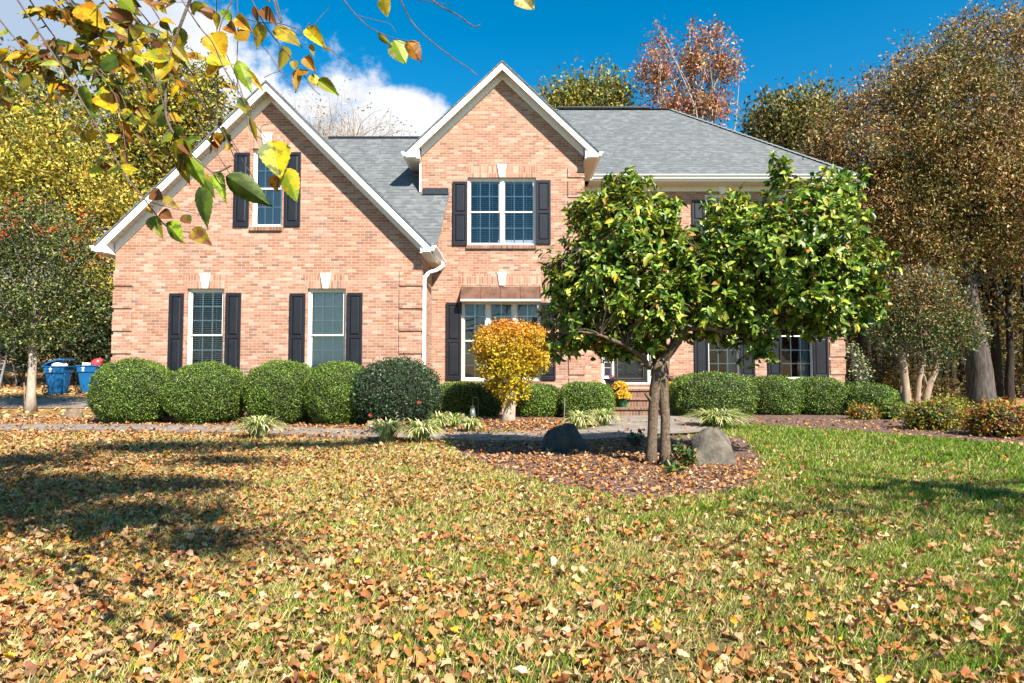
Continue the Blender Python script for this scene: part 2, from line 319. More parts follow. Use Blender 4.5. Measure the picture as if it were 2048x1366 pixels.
def mulch_mat():
    m, t, b = new_mat('mulch')
    g = NN(t, 'ShaderNodeNewGeometry')
    mp = NN(t, 'ShaderNodeMapping', ins={'Scale': (1, 1.6, 1)}); LK(t, g.outputs['Position'], mp.inputs[0])
    n = NN(t, 'ShaderNodeTexVoronoi', ins={'Scale': 32.0, 'Randomness': 1.0}); LK(t, mp.outputs[0], n.inputs['Vector'])
    s = NN(t, 'ShaderNodeSeparateXYZ'); LK(t, n.outputs['Color'], s.inputs[0])
    r = ramp(t, [(0.0, (0.035, 0.018, 0.014)), (0.4, (0.12, 0.07, 0.055)), (0.75, (0.24, 0.16, 0.13)), (1.0, (0.38, 0.27, 0.22))]); LK(t, s.outputs[0], r.inputs[0])
    LK(t, r.outputs[0], b.inputs['Base Color']); b.inputs['Roughness'].default_value = 0.95; b.inputs['Specular IOR Level'].default_value = 0.1
    bp = NN(t, 'ShaderNodeBump', ins={'Strength': 1.0, 'Distance': 0.03}); LK(t, s.outputs[1], bp.inputs['Height']); LK(t, bp.outputs[0], b.inputs['Normal'])
    return m
M['mulch'] = mulch_mat()

# ------------------------------------------------------------------ object helpers
def link(o, parent=None):
    COL.objects.link(o)
    if parent is not None: o.parent = parent
    return o
def thing(name, label, cat, loc=(0, 0, 0), group=None):
    o = bpy.data.objects.new(name, None); COL.objects.link(o); o.location = loc; o.empty_display_size = 0.3
    return tag(o, label, cat, group)
def tag(o, label=None, cat=None, group=None, kind=None):
    if label: o['label'] = label
    if cat: o['category'] = cat
    if group: o['group'] = group
    if kind: o['kind'] = kind
    return o
class MB:
    """collects polygons in world coordinates; build() links them as one mesh object"""
    def __init__(s): s.v = []; s.f = []; s.m = []; s.cur = 0
    def poly(s, pts):
        i = len(s.v); s.v += [tuple(p) for p in pts]; s.f.append(list(range(i, i + len(pts)))); s.m.append(s.cur)
    def box(s, x0, x1, y0, y1, z0, z1):
        a = [(x0, y0, z0), (x1, y0, z0), (x1, y1, z0), (x0, y1, z0), (x0, y0, z1), (x1, y0, z1), (x1, y1, z1), (x0, y1, z1)]
        i = len(s.v); s.v += a
        for q in ((0, 3, 2, 1), (4, 5, 6, 7), (0, 1, 5, 4), (1, 2, 6, 5), (2, 3, 7, 6), (3, 0, 4, 7)):
            s.f.append([i + k for k in q]); s.m.append(s.cur)
    def frustum(s, cx, cy, z0, z1, a0, b0, a1, b1):
        i = len(s.v)
        for z, a, b in ((z0, a0, b0), (z1, a1, b1)):
            s.v += [(cx - a, cy - b, z), (cx + a, cy - b, z), (cx + a, cy + b, z), (cx - a, cy + b, z)]
        for q in ((0, 3, 2, 1), (4, 5, 6, 7), (0, 1, 5, 4), (1, 2, 6, 5), (2, 3, 7, 6), (3, 0, 4, 7)):
            s.f.append([i + k for k in q]); s.m.append(s.cur)
    def extr(s, pts, y0, y1):
        """polygon of (x, z) points extruded in y"""
        n = len(pts); i = len(s.v)
        s.v += [(p[0], y0, p[1]) for p in pts] + [(p[0], y1, p[1]) for p in pts]
        s.f.append(list(range(i, i + n))); s.f.append(list(range(i + 2 * n - 1, i + n - 1, -1))); s.m += [s.cur, s.cur]
        for k in range(n):
            s.f.append([i + k, i + (k + 1) % n, i + n + (k + 1) % n, i + n + k][::-1]); s.m.append(s.cur)
    def extr_x(s, pts, x0, x1):
        n = len(pts); i = len(s.v)
        s.v += [(x0, p[0], p[1]) for p in pts] + [(x1, p[0], p[1]) for p in pts]
        s.f.append(list(range(i, i + n))); s.f.append(list(range(i + 2 * n - 1, i + n - 1, -1))); s.m += [s.cur, s.cur]
        for k in range(n):
            s.f.append([i + k, i + (k + 1) % n, i + n + (k + 1) % n, i + n + k][::-1]); s.m.append(s.cur)
    def tube(s, pts, rads, seg=8, cap=True):
        pts = [Vector(p) for p in pts]; n = len(pts); base = len(s.v)
        prev = None
        for k in range(n):
            d = (pts[min(k + 1, n - 1)] - pts[max(k - 1, 0)])
            if d.length < 1e-9: d = Vector((0, 0, 1))
            d.normalize()
            if prev is None: a = d.orthogonal().normalized()
            else: a = (prev - d * prev.dot(d)); a = a.normalized() if a.length > 1e-6 else d.orthogonal().normalized()
            prev = a; b = d.cross(a); r = rads[k] if hasattr(rads, '__len__') else rads
            for j in range(seg):
                t = 2 * math.pi * j / seg; s.v.append(tuple(pts[k] + a * (math.cos(t) * r) + b * (math.sin(t) * r)))
        for k in range(n - 1):
            for j in range(seg):
                j2 = (j + 1) % seg
                s.f.append([base + k * seg + j, base + k * seg + j2, base + (k + 1) * seg + j2, base + (k + 1) * seg + j]); s.m.append(s.cur)
        if cap:
            s.f.append([base + j for j in range(seg)][::-1]); s.f.append([base + (n - 1) * seg + j for j in range(seg)]); s.m += [s.cur, s.cur]
    def lathe(s, cx, cy, prof, seg=20):
        """prof: list of (radius, z)"""
        base = len(s.v); n = len(prof)
        for r, z in prof:
            for j in range(seg):
                t = 2 * math.pi * j / seg; s.v.append((cx + r * math.cos(t), cy + r * math.sin(t), z))
        for k in range(n - 1):
            for j in range(seg):
                j2 = (j + 1) % seg
                s.f.append([base + k * seg + j, base + k * seg + j2, base + (k + 1) * seg + j2, base + (k + 1) * seg + j]); s.m.append(s.cur)
        s.f.append([base + j for j in range(seg)][::-1]); s.f.append([base + (n - 1) * seg + j for j in range(seg)]); s.m += [s.cur, s.cur]
    def build(s, name, mat, parent=None, bevel=0.0, smooth=False):
        me = bpy.data.meshes.new(name)
        off = Vector((0, 0, 0))
        p = parent
        while p is not None: off += p.location; p = p.parent
        me.from_pydata([(a - off.x, b - off.y, c - off.z) for a, b, c in s.v], [], s.f)
        mats = mat if isinstance(mat, (list, tuple)) else [mat]
        for x in mats: me.materials.append(x)
        me.polygons.foreach_set('material_index', s.m)
        if smooth: me.polygons.foreach_set('use_smooth', [True] * len(s.f))
        me.update()
        o = bpy.data.objects.new(name, me); link(o, parent)
        if bevel:
            md = o.modifiers.new('bevel', 'BEVEL'); md.width = bevel; md.segments = 2; md.limit_method = 'ANGLE'
        return o
def wpos(parent):
    off = Vector((0, 0, 0)); p = parent
    while p is not None: off += p.location; p = p.parent
    return np.array(off)

# ------------------------------------------------------------------ leaf instancer
def T_rhomb():
    v = [(0, 0, 0), (0.45, 0.5, 0.12), (1, 0, 0), (0.45, -0.5, 0.12)]
    return np.array(v, float), [(0, 2, 1), (0, 3, 2)]
def T_oval():
    mid = [(0, 0, 0), (0.35, 0, 0), (0.7, 0, 0), (1, 0, 0)]
    v = mid + [(0.22, 0.42, 0.10), (0.62, 0.46, 0.12), (0.22, -0.42, 0.10), (0.62, -0.46, 0.12)]
    f = [(0, 1, 4), (4, 1, 5), (1, 2, 5), (5, 2, 3), (0, 6, 1), (6, 7, 1), (1, 7, 2), (7, 3, 2)]
    return np.array(v, float), f
def T_birch():
    prof = [(0.0, 0.02), (0.06, 0.28), (0.15, 0.42), (0.27, 0.5), (0.4, 0.47), (0.52, 0.41), (0.64, 0.33), (0.76, 0.22), (0.88, 0.11), (1.0, 0.0)]
    v = []; f = []
    for sgn in (1, -1):
        b0 = len(v)
        n = len(prof)
        for k, (u, a) in enumerate(prof): v.append((u, 0, 0))
        for k, (u, a) in enumerate(prof): v.append((u, sgn * a * 0.55, 0.04))
        edge = []
        for k, (u, a) in enumerate(prof):
            edge.append(len(v)); v.append((u, sgn * a, 0.13 * (a / 0.5)))
            if k < n - 1:
                u2 = (u + prof[k + 1][0]) / 2; a2 = (a + prof[k + 1][1]) / 2
                edge.append(len(v)); v.append((u2 - 0.012, sgn * a2 * 0.93, 0.12 * (a2 / 0.5)))
        for k in range(n - 1):
            q = [(b0 + k, b0 + k + 1, b0 + n + k + 1), (b0 + k, b0 + n + k + 1, b0 + n + k)]
            e0, e1, e2 = edge[2 * k], edge[2 * k + 1], edge[2 * k + 2]
            q += [(b0 + n + k, e1, e0), (b0 + n + k, b0 + n + k + 1, e1), (b0 + n + k + 1, e2, e1)]
            for t in q: f.append(t if sgn < 0 else (t[0], t[2], t[1]))
    return np.array(v, float), f
def T_dry():
    rim = [(0, 0), (0.10, .30), (0.28, .50), (0.47, .42), (0.62, .46), (0.80, .22), (1, 0)]
    pts = rim + [(u, -v) for u, v in rim[1:-1][::-1]]; n = len(pts)
    v = [(0.45, 0, 0.0)] + [(u, w_, 0.22 * abs(w_) * 2) for u, w_ in pts]
    return np.array(v, float), [(0, 1 + (k + 1) % n, 1 + k) for k in range(n)]
RH, OV, BI, DR = T_rhomb(), T_oval(), T_birch(), T_dry()
def unit(a): return a / (np.linalg.norm(a, axis=1, keepdims=True) + 1e-9)
def leaves_mesh(name, tmpl, pos, T, N, size, asp, col, mat, parent=None, curl=0.0, fold=1.0, col2=None, uv=False, crumple=None):
    tv, tf = tmpl; n = len(pos); k = len(tv)
    T = unit(T); B = unit(np.cross(N, T)); N = np.cross(T, B)
    size = np.broadcast_to(np.asarray(size, float), (n,)); asp = np.broadcast_to(np.asarray(asp, float), (n,)); curl = np.broadcast_to(np.asarray(curl, float), (n,)); fold = np.broadcast_to(np.asarray(fold, float), (n,))
    u, v, wz = tv[:, 0], tv[:, 1], tv[:, 2]
    off = wpos(parent)
    P = (pos - off)[:, None, :] + size[:, None, None] * (u[None, :, None] * T[:, None, :] + (v[None, :] * asp[:, None])[:, :, None] * B[:, None, :]
        + (wz[None, :] * fold[:, None] + (u[None, :] ** 2) * curl[:, None])[:, :, None] * N[:, None, :])
    if crumple: P = P + (RNG.normal(size=P.shape) * np.array([crumple, crumple, crumple * 1.6])) * size[:, None, None]
    P = P.reshape(-1, 3)
    fa = np.array(tf, np.int64); nf = len(fa)
    FI = (fa[None, :, :] + (np.arange(n) * k)[:, None, None]).reshape(-1)
    me = bpy.data.meshes.new(name)
    me.vertices.add(n * k); me.vertices.foreach_set('co', P.astype(np.float32).ravel())
    me.loops.add(len(FI)); me.loops.foreach_set('vertex_index', FI.astype(np.int32))
    me.polygons.add(n * nf); me.polygons.foreach_set('loop_start', np.arange(0, n * nf * 3, 3, dtype=np.int32))
    def attr(nm, c):
        c = np.asarray(c) * ALB
        a = me.attributes.new(nm, 'FLOAT_COLOR', 'POINT'); full = np.ones((n * k, 4), np.float32); full[:, :3] = np.repeat(c, k, axis=0); a.data.foreach_set('color', full.ravel())
    attr('col', col)
    if col2 is not None: attr('col2', col2)
    if uv:
        a = me.attributes.new('luv', 'FLOAT_VECTOR', 'POINT'); q = np.tile(np.stack([v, u, 0 * u], 1), (n, 1)).astype(np.float32); a.data.foreach_set('vector', q.ravel())
    me.materials.append(mat); me.update(calc_edges=True)
    o = bpy.data.objects.new(name, me); link(o, parent)
    return o
def rdir(n): return unit(RNG.normal(size=(n, 3)))
def pick(pal, n, wts=None, jit=0.15):
    pal = np.array(pal, float); wts = None if wts is None else np.array(wts, float) / sum(wts)
    i = RNG.choice(len(pal), size=n, p=wts); c = pal[i] * (1 + RNG.normal(scale=jit, size=(n, 1))) * (1 + RNG.normal(scale=jit * 0.4, size=(n, 3)))
    return np.clip(c, 0.003, 0.95)
def lump(p, s=1.0, seed=0):
    q = p * s + seed * 3.7
    return (np.sin(q[:, 0] * 2.1 + 1.3 * np.sin(q[:, 1] * 1.7)) * np.sin(q[:, 1] * 2.3 + 1.1 * np.sin(q[:, 2] * 1.9)) + 0.6 * np.sin(q[:, 2] * 3.9 + q[:, 0] * 3.1) * np.sin(q[:, 1] * 4.3 - q[:, 2]))
def B(px, py, rx, ry, Y, dep=None):
    """ellipsoid whose outline is centred at a pixel at distance Y"""
    c = W(px, py, Y); s = Y / F
    return (c.x, c.y, c.z, rx * s, (dep if dep else (rx + ry) / 2 * s), ry * s)
def blob_pts(blobs, n, inner=0.35, seed=1):
    bl = np.array(blobs, float); wt = (bl[:, 3] * bl[:, 5]) ** 1.0 * bl[:, 4] ** 0.5; wt /= wt.sum()
    i = RNG.choice(len(bl), size=n, p=wt); d = rdir(n)
    r = 1 - np.abs(RNG.normal(scale=inner, size=n)); r = np.clip(r, 0.05, 1.0) * (1 + 0.10 * lump(d * 2.2 + i[:, None], 1.7, seed))
    return bl[i, :3] + d * bl[i, 3:6] * r[:, None], d, i

def limb(mb, a, b, r0, r1, n=7, wob=0.08, sag=0.0, seg=7):
    a = Vector(a); b = Vector(b); L = (b - a).length; pts = []; rs = []
    o1 = Vector((random.uniform(-1, 1), random.uniform(-1, 1), random.uniform(-1, 1))) * wob * L
    for k in range(n):
        t = k / (n - 1); p = a.lerp(b, t) + o1 * math.sin(math.pi * t) + Vector((0, 0, -sag * L * math.sin(math.pi * t)))
        p += Vector((random.uniform(-1, 1), random.uniform(-1, 1), random.uniform(-1, 1))) * wob * 0.12 * L * (0 < k < n - 1)
        pts.append(p); rs.append(r0 + (r1 - r0) * t ** 0.8)
    mb.tube(pts, rs, seg=seg, cap=False)
    return pts
def ipt(pts, t):
    x = t * (len(pts) - 1); i = min(int(x), len(pts) - 2); return pts[i].lerp(pts[i + 1], x - i)

def crown(parent, blobs, nclus, per, spread, size, asp, pal, wts, mat, seed=1, inner=0.35, tmpl=RH, droop=0.0, jit=0.18, name='crown', clusjit=0.38, curl=0.0, wcol=None, up=0.4):
    c, d, bi = blob_pts(blobs, nclus, inner, seed)
    n = nclus * per
    pos = np.repeat(c, per, 0) + RNG.normal(size=(n, 3)) * spread
    dd = np.repeat(d, per, 0)
    T = unit(rdir(n) + 0.5 * dd + np.array([0, 0, -droop]))
    N = unit(rdir(n) * 0.8 + 0.35 * dd + np.array([0, 0, up]))
    col = pick(pal, n, wts, jit)
    cb = 1 + RNG.normal(scale=clusjit, size=(nclus, 1)); col = np.clip(col * np.clip(np.repeat(cb, per, 0), 0.4, 1.8), 0.003, 0.95)
    if wcol is not None: col = wcol(pos, col)
    sz = size * RNG.uniform(0.6, 1.25, n)
    return leaves_mesh(name, tmpl, pos, T, N, sz, asp, col, mat, parent, curl=curl), c

# ================================================================== GROUND
def gz(x, y):
    """height of the land: level round the house, rising into the wood on the left"""
    t = min(1, max(0, (-x - 8.5) / 3.0)); t = t * t * (3 - 2 * t)
    a = max(0, y - 16) ; b = max(0, y - 24)
    h = min(0.055 * a + 0.05 * b, 5.0)
    return t * h
gzv = np.vectorize(gz)
def axis_vals(rngs):
    o = []
    for a, b, s in rngs: o += list(np.arange(a, b, s))
    o.append(rngs[-1][1]); return np.array(o)
gx = axis_vals([(-600, -60, 60), (-60, -14, 3), (-14, -8, 0.5), (-8, 14, 1.5), (14, 60, 6), (60, 600, 60)])
gy = axis_vals([(-200, -20, 30), (-20, 14, 2), (14, 30, 1), (30, 60, 3), (60, 900, 70)])
mb = MB()
for x in range(len(gx)): 
    for y in range(len(gy)): mb.v.append((gx[x], gy[y], gz(gx[x], gy[y])))
ny = len(gy)
for x in range(len(gx) - 1):
    for y in range(ny - 1):
        i = x * ny + y; mb.f.append([i, i + ny, i + ny + 1, i + 1]); mb.m.append(0)
tag(mb.build('ground', M['ground'], smooth=True), kind='structure')

def smoothloop(pts, it=3):
    for _ in range(it):
        q = []
        for i in range(len(pts)):
            a, b = pts[i], pts[(i + 1) % len(pts)]
            q += [(0.75 * a[0] + 0.25 * b[0], 0.75 * a[1] + 0.25 * b[1]), (0.25 * a[0] + 0.75 * b[0], 0.25 * a[1] + 0.75 * b[1])]
        pts = q
    return pts
def gp(px, py): g = G(px, py); return (g.x, g.y)
def sheet(name, loop, z, mat, kind='structure', wobble=0.0):
    if wobble: loop = [(x + wobble * math.sin(i * 1.9) * 0.6 + wobble * random.uniform(-1, 1) * 0.5, y + wobble * math.cos(i * 2.3) * 0.6) for i, (x, y) in enumerate(loop)]
    tri = tessellate_polygon([[Vector((x, y, 0)) for x, y in loop]])
    mb = MB(); mb.v = [(x, y, z) for x, y in loop]
    for t in tri:
        a, b, c = [Vector((*loop[i], 0)) for i in t]
        mb.f.append(list(t) if (b - a).cross(c - a).z > 0 else list(t)[::-1]); mb.m.append(0)
    return tag(mb.build(name, mat), kind=kind)
# driveway on the left
sheet('driveway', [(-60, 17.9), (-9.8, 17.9), (-9.8, 20.3), (-60, 20.3)], 0.0, M['concrete'])
dw = bpy.data.objects['driveway']
me = dw.data; me.clear_geometry() if hasattr(me, 'clear_geometry') else None
vv = []; ff = []
xs = list(np.arange(-60, -9.4, 0.5)); ys = [17.7, 18.3, 18.9, 19.5, 20.1, 20.5]
for x in xs:
    for y in ys: vv.append((x, y, gz(x, y) + 0.02))
for i in range(len(xs) - 1):
    for j in range(len(ys) - 1):
        a = i * len(ys) + j; ff.append((a, a + len(ys), a + len(ys) + 1, a + 1))
me.from_pydata(vv, [], ff); me.materials.clear(); me.materials.append(M['concrete']); me.update()

# mulch beds
island = smoothloop([gp(*p) for p in [(905, 880), (905, 898), (960, 925), (1040, 950), (1120, 975), (1230, 993), (1370, 996), (1470, 982), (1520, 955), (1525, 925), (1500, 895), (1490, 872), (1290, 872), (1100, 880)]])
sheet('mulch_bed_round_magnolia', island, 0.006, M['mulch'], wobble=0.05)
front_bed = smoothloop([(-14, 13.2), (-9.5, 13.15), (-6, 12.85), (-2.5, 12.1), (0.2, 11.9), (1.2, 12.3), (1.5, 14), (1.6, 16.8), (-2, 17.2), (-2.3, 15.2), (-9.4, 15.2), (-14, 17.6), (-18, 17.6), (-18, 13.2)], 2)
sheet('mulch_bed_along_house', front_bed, 0.008, M['mulch'], wobble=0.04)
right_bed = smoothloop([gp(1482, 846), gp(1560, 853), gp(1700, 862), gp(1850, 874), gp(2048, 893), (11.5, 9.2), (16, 11), (14, 16.5), (10.9, 19.3), (5.6, 19.3), (4.6, 15.2)], 2)
sheet('mulch_bed_right', right_bed, 0.008, M['mulch'], wobble=0.04)
lawn_edge = smoothloop([(-20, 12.0), (-10, 11.95), (-6, 11.7), (-3, 10.7), (-1.2, 9.9), (-1.0, 10.4), (-2.5, 11.2), (-6, 12.2), (-10, 12.6), (-20, 12.6)], 2)
sheet('mulch_strip_by_path', lawn_edge, 0.007, M['mulch'], wobble=0.05)

# front path: from the drive along the hedge to the entry pad
def path_slab():
    ctr = [(-20, 12.95), (-12, 12.9), (-9, 12.8), (-6, 12.45), (-4, 11.95), (-2.5, 11.4), (-1.2, 11.05), (0.2, 10.95), (1.4, 11.4), (2.4, 12.2)]
    # resample with a Catmull-Rom spline
    P = []
    for i in range(len(ctr) - 1):
        p0 = ctr[max(i - 1, 0)]; p1 = ctr[i]; p2 = ctr[i + 1]; p3 = ctr[min(i + 2, len(ctr) - 1)]
        for k in range(8):
            t = k / 8
            P.append(tuple(0.5 * ((2 * p1[j]) + (-p0[j] + p2[j]) * t + (2 * p0[j] - 5 * p1[j] + 4 * p2[j] - p3[j]) * t * t + (-p0[j] + 3 * p1[j] - 3 * p2[j] + p3[j]) * t ** 3) for j in (0, 1)))
    P.append(ctr[-1])
    up = []; dn = []
    for i, (x, y) in enumerate(P):
        a = P[max(i - 1, 0)]; b = P[min(i + 1, len(P) - 1)]
        d = Vector((b[0] - a[0], b[1] - a[1])).normalized(); nrm = Vector((-d.y, d.x)) * (0.58 if x < -1 else 0.58 + 0.25 * min(1, (x + 1) / 2))
        up.append((x + nrm.x, y + nrm.y)); dn.append((x - nrm.x, y - nrm.y))
    return up, dn
up, dn = path_slab()
mb = MB()
acc = 0.0; last = None
for i in range(len(up) - 1):
    z = 0.035
    acc += math.dist(up[i], up[i + 1])
    gap = 0.0
    a, b, c, d = dn[i], dn[i + 1], up[i + 1], up[i]
    if acc > 1.5:
        acc = 0
        b2 = (b[0] * 0.93 + a[0] * 0.07, b[1] * 0.93 + a[1] * 0.07); c2 = (c[0] * 0.93 + d[0] * 0.07, c[1] * 0.93 + d[1] * 0.07)
        mb.poly([(*b2, 0.012), (*b, 0.012), (*c, 0.012), (*c2, 0.012)]); b, c = b2, c2
    mb.poly([(*a, z), (*b, z), (*c, z), (*d, z)])
    mb.poly([(*a, 0), (*b, 0), (*b, z), (*a, z)]); mb.poly([(*d, z), (*c, z), (*c, 0), (*d, 0)])
tag(mb.build('front_path', M['concrete']), kind='structure')
pad = smoothloop([(1.75, 13.6), (1.75, 12.6), (1.5, 11.6), (2.0, 11.25), (3.0, 11.2), (3.8, 11.9), (4.3, 12.8), (4.75, 14.2), (4.85, 15.75), (3.6, 15.8), (2.55, 15.75), (2.2, 14.6)], 2)
o = sheet('entry_pad', pad, 0.043, M['concrete'])

# ================================================================== HOUSE
house = thing('brick_house', 'two storey brick house with white gable trim, black shutters and grey shingle roof', 'house', (0, 0, 0))
YW, YM, YR = 15.0, 17.0, 19.2
def wall_face(name, outer, holes, Y, reveal=0.11, mat=None, thick=0.22):
    """outer: (x,z) polygon; holes: (x0,x1,z0,z1)"""
    loops = [[Vector((x, z, 0)) for x, z in outer]] + [[Vector((a, c, 0)), Vector((b, c, 0)), Vector((b, d, 0)), Vector((a, d, 0))] for a, b, c, d in holes]
    flat = [p for l in loops for p in l]
    tri = tessellate_polygon(loops)
    mb = MB()
    for yy, flip in ((Y, False), (Y + thick, True)):
        base = len(mb.v); mb.v += [(p.x, yy, p.y) for p in flat]
        for t in tri:
            a, b, c = [flat[i] for i in t]; ccw = (b - a).cross(c - a).z > 0
            tt_ = list(t) if ccw != flip else list(t)[::-1]
            mb.f.append([base + i for i in tt_]); mb.m.append(0)
    for a, b, c, d in holes:
        mb.poly([(a, Y, c), (a, Y + thick, c), (a, Y + thick, d), (a, Y, d)][::-1]); mb.poly([(b, Y, c), (b, Y, d), (b, Y + thick, d), (b, Y + thick, c)][::-1])
        mb.poly([(a, Y, d), (a, Y + thick, d), (b, Y + thick, d), (b, Y, d)][::-1]); mb.poly([(a, Y, c), (b, Y, c), (b, Y + thick, c), (a, Y + thick, c)][::-1])
    n = len(outer)
    for i in range(n):
        p, q = outer[i], outer[(i + 1) % n]
        mb.poly([(p[0], Y, p[1]), (q[0], Y, q[1]), (q[0], Y + thick, q[1]), (p[0], Y + thick, p[1])][::-1])
    return mb.build(name, mat or M['brick'], house)

# openings, measured at their walls
w1 = R4(370.5, 577, 448.5, 763, YW); w2 = R4(612.7, 577, 691.7, 763, YW); w3 = R4(502.6, 297.5, 566.5, 452.5, YW)
w4 = R4(935, 355, 1072, 489.5, YM); w5 = R4(922.7, 602, 1081.5, 760.5, YM)
w6 = R4(1416, 585, 1480, 759, YR); w7 = R4(1562, 585, 1627, 759, YR)
w8 = R4(1411, 388, 1476, 480, YR); w9 = R4(1559, 388, 1625, 480, YR)
dr = (W(1204, 765, YR).x, W(1318, 765, YR).x, 0.80, 2.98)

WX0, WX1 = -9.51, -2.167
wcx = (WX0 + WX1) / 2; whalf = (WX1 - WX0) / 2
W_EH, W_EZ, W_AZ = 3.94, 4.11, 8.05       # wing: eave half width, eave height, apex height
def top_at(cx, ez, az, eh, x, drop=0.12): return az - (az - ez) / eh * abs(x - cx) - drop
wt = top_at(wcx, W_EZ, W_AZ, W_EH, WX0)
wall_face('wall', [(WX0, -0.3), (WX1, -0.3), (WX1, wt), (wcx, W_AZ - 0.12), (WX0, wt)], [w1, w2, w3], YW)
mcx, mhalf = -0.263, 2.22
M_EH, M_EZ, M_AZ = 2.585, 7.05, 9.54
mt = top_at(mcx, M_EZ, M_AZ, M_EH, mcx - mhalf)
wall_face('wall', [(mcx - mhalf, -0.3), (mcx + mhalf, -0.3), (mcx + mhalf, mt), (mcx, M_AZ - 0.12), (mcx - mhalf, mt)], [w4, w5], YM)
RX0, RX1 = mcx + mhalf, 10.13
wall_face('wall', [(RX0, -0.3), (RX1, -0.3), (RX1, 6.92), (RX0, 6.92)], [w6, w7, w8, w9, dr], YR)
mb = MB()
mb.box(WX1 - 0.2, WX1, YW + 0.22, YM, -0.3, wt); mb.poly([(WX1, 15.3, wt), (WX1, YM, wt), (WX1, YM, 5.85), (WX1, 15.4, 4.2)])
mb.box(WX0, WX0 + 0.2, YW + 0.22, 22.5, -0.3, wt)
mb.box(mcx + mhalf - 0.2, mcx + mhalf, YM + 0.22, YR, -0.3, mt)
mb.box(mcx - mhalf, mcx - mhalf + 0.2, YM + 0.22, YR + 4, 3.0, mt)
mb.box(RX1 - 0.2, RX1, YR + 0.22, 27.3, -0.3, 6.92)
mb.box(WX0, RX1, 27.3, 27.5, -0.3, 6.0)
mb.box(WX0, mcx - mhalf, 22.5, 22.7, -0.3, 3.9)
mb.build('wall', M['brick'], house)
# upper floor, so daylight does not fall through the storeys
mb = MB(); mb.box(WX0 + 0.25, WX1 - 0.25, YW + 0.3, 22.4, 2.95, 3.1); mb.box(mcx - mhalf + 0.25, RX1 - 0.25, YM + 2.6, 27.2, 3.45, 3.6); mb.box(mcx - mhalf + 0.25, mcx + mhalf - 0.25, YM + 0.3, YM + 2.55, 3.45, 3.6)
mb.build('floor', M['wood'], house)

# quoins: five-course blocks, 22 mm proud, one corner each
def quoins(xa, xb, Y, tops_px, side=0, nm='quoin'):
    mb = MB()
    for ty, by in tops_px:
        z1 = W(1024, ty, Y).z; z0 = W(1024, by, Y).z
        x0 = xa - (0.022 if side < 0 else 0); x1 = xb + (0.022 if side > 0 else 0)
        mb.box(x0, x1, Y - 0.028, Y + (0.25 if side else 0.01), z0, z1)
    mb.build('quoin', M['brick'], house)
Ltops = [(541.5 + 45.1 * k, 571.5 + 45.1 * k) if k == 0 else (571.5 + 45.1 * k - 37.6, 571.5 + 45.1 * k) for k in range(6)]
quoins(WX0, W(264, 640, YW).x, YW, Ltops, -1)
quoins(W(798.5, 640, YW).x, WX1, YW, Ltops, 1)
Mt = [(318 + 38.5 * k, 350 + 38.5 * k) for k in range(12)]
quoins(W(1137, 640, YM).x, RX0, YM, [(336, 355)] + [(355 + 39.4 * (k + 1) - 32.8, 355 + 39.4 * (k + 1)) for k in range(11)], 1)
quoins(W(1658, 640, YR).x, RX1, YR, [(713 - 35.5 * k - 29.5, 713 - 35.5 * k) for k in range(-1, 9)], 1)

# rowlock sills, keystones, soldier courses
def keystone(px0, px1, qx0, qx1, py0, py1, Y):
    a = W(px0, py0, Y); b = W(px1, py0, Y); c = W(qx1, py1, Y); d = W(qx0, py1, Y)
    mb = MB(); mb.extr([(a.x, a.z), (d.x, d.z), (c.x, c.z), (b.x, b.z)], Y - 0.035, Y + 0.02); mb.build('keystone', M['white'], house, bevel=0.006)
keystone(400, 421, 405, 415.5, 546.7, 577, YW); keystone(640.7, 662.6, 646, 657, 546.7, 577, YW); keystone(523, 545, 528.5, 539.5, 267, 297, YW)
keystone(994, 1013, 998.5, 1008.8, 329, 355, YM); keystone(994.7, 1013.5, 999, 1008.8, 545, 571, YM); keystone(1435, 1453, 1439, 1449, 366, 388, YR); keystone(1583, 1601, 1587, 1597, 366, 388, YR)
keystone(1439, 1457, 1443, 1453, 560, 585, YR); keystone(1586, 1604, 1590, 1600, 560, 585, YR)
def arch(x0, x1, px0, px1, py0, py1, Y):
    """soldier bricks either side of a keystone, splayed"""
    for a0, a1, b0, b1 in ((x0 - 6, px0, x0, px0 + 4), (px1, x1 + 6, px1 - 4, x1)):
        A = W(a0, py0, Y); Bq = W(a1, py0, Y); Cq = W(b1, py1, Y); D = W(b0, py1, Y)
        mb = MB(); mb.extr([(A.x, A.z), (D.x, D.z), (Cq.x, Cq.z), (Bq.x, Bq.z)], Y - 0.004, Y + 0.02); mb.build('jack_arch', M['soldier'], house)
arch(370, 449, 400, 421, 550, 577, YW); arch(612, 692, 640.7, 662.6, 550, 577, YW); arch(502, 567, 523, 545, 270, 297, YW)
arch(935, 1072, 994, 1013, 332, 355, YM); arch(923, 1081, 994.7, 1013.5, 548, 571, YM); arch(1411, 1476, 1435, 1453, 368, 388, YR); arch(1559, 1625, 1583, 1601, 368, 388, YR)

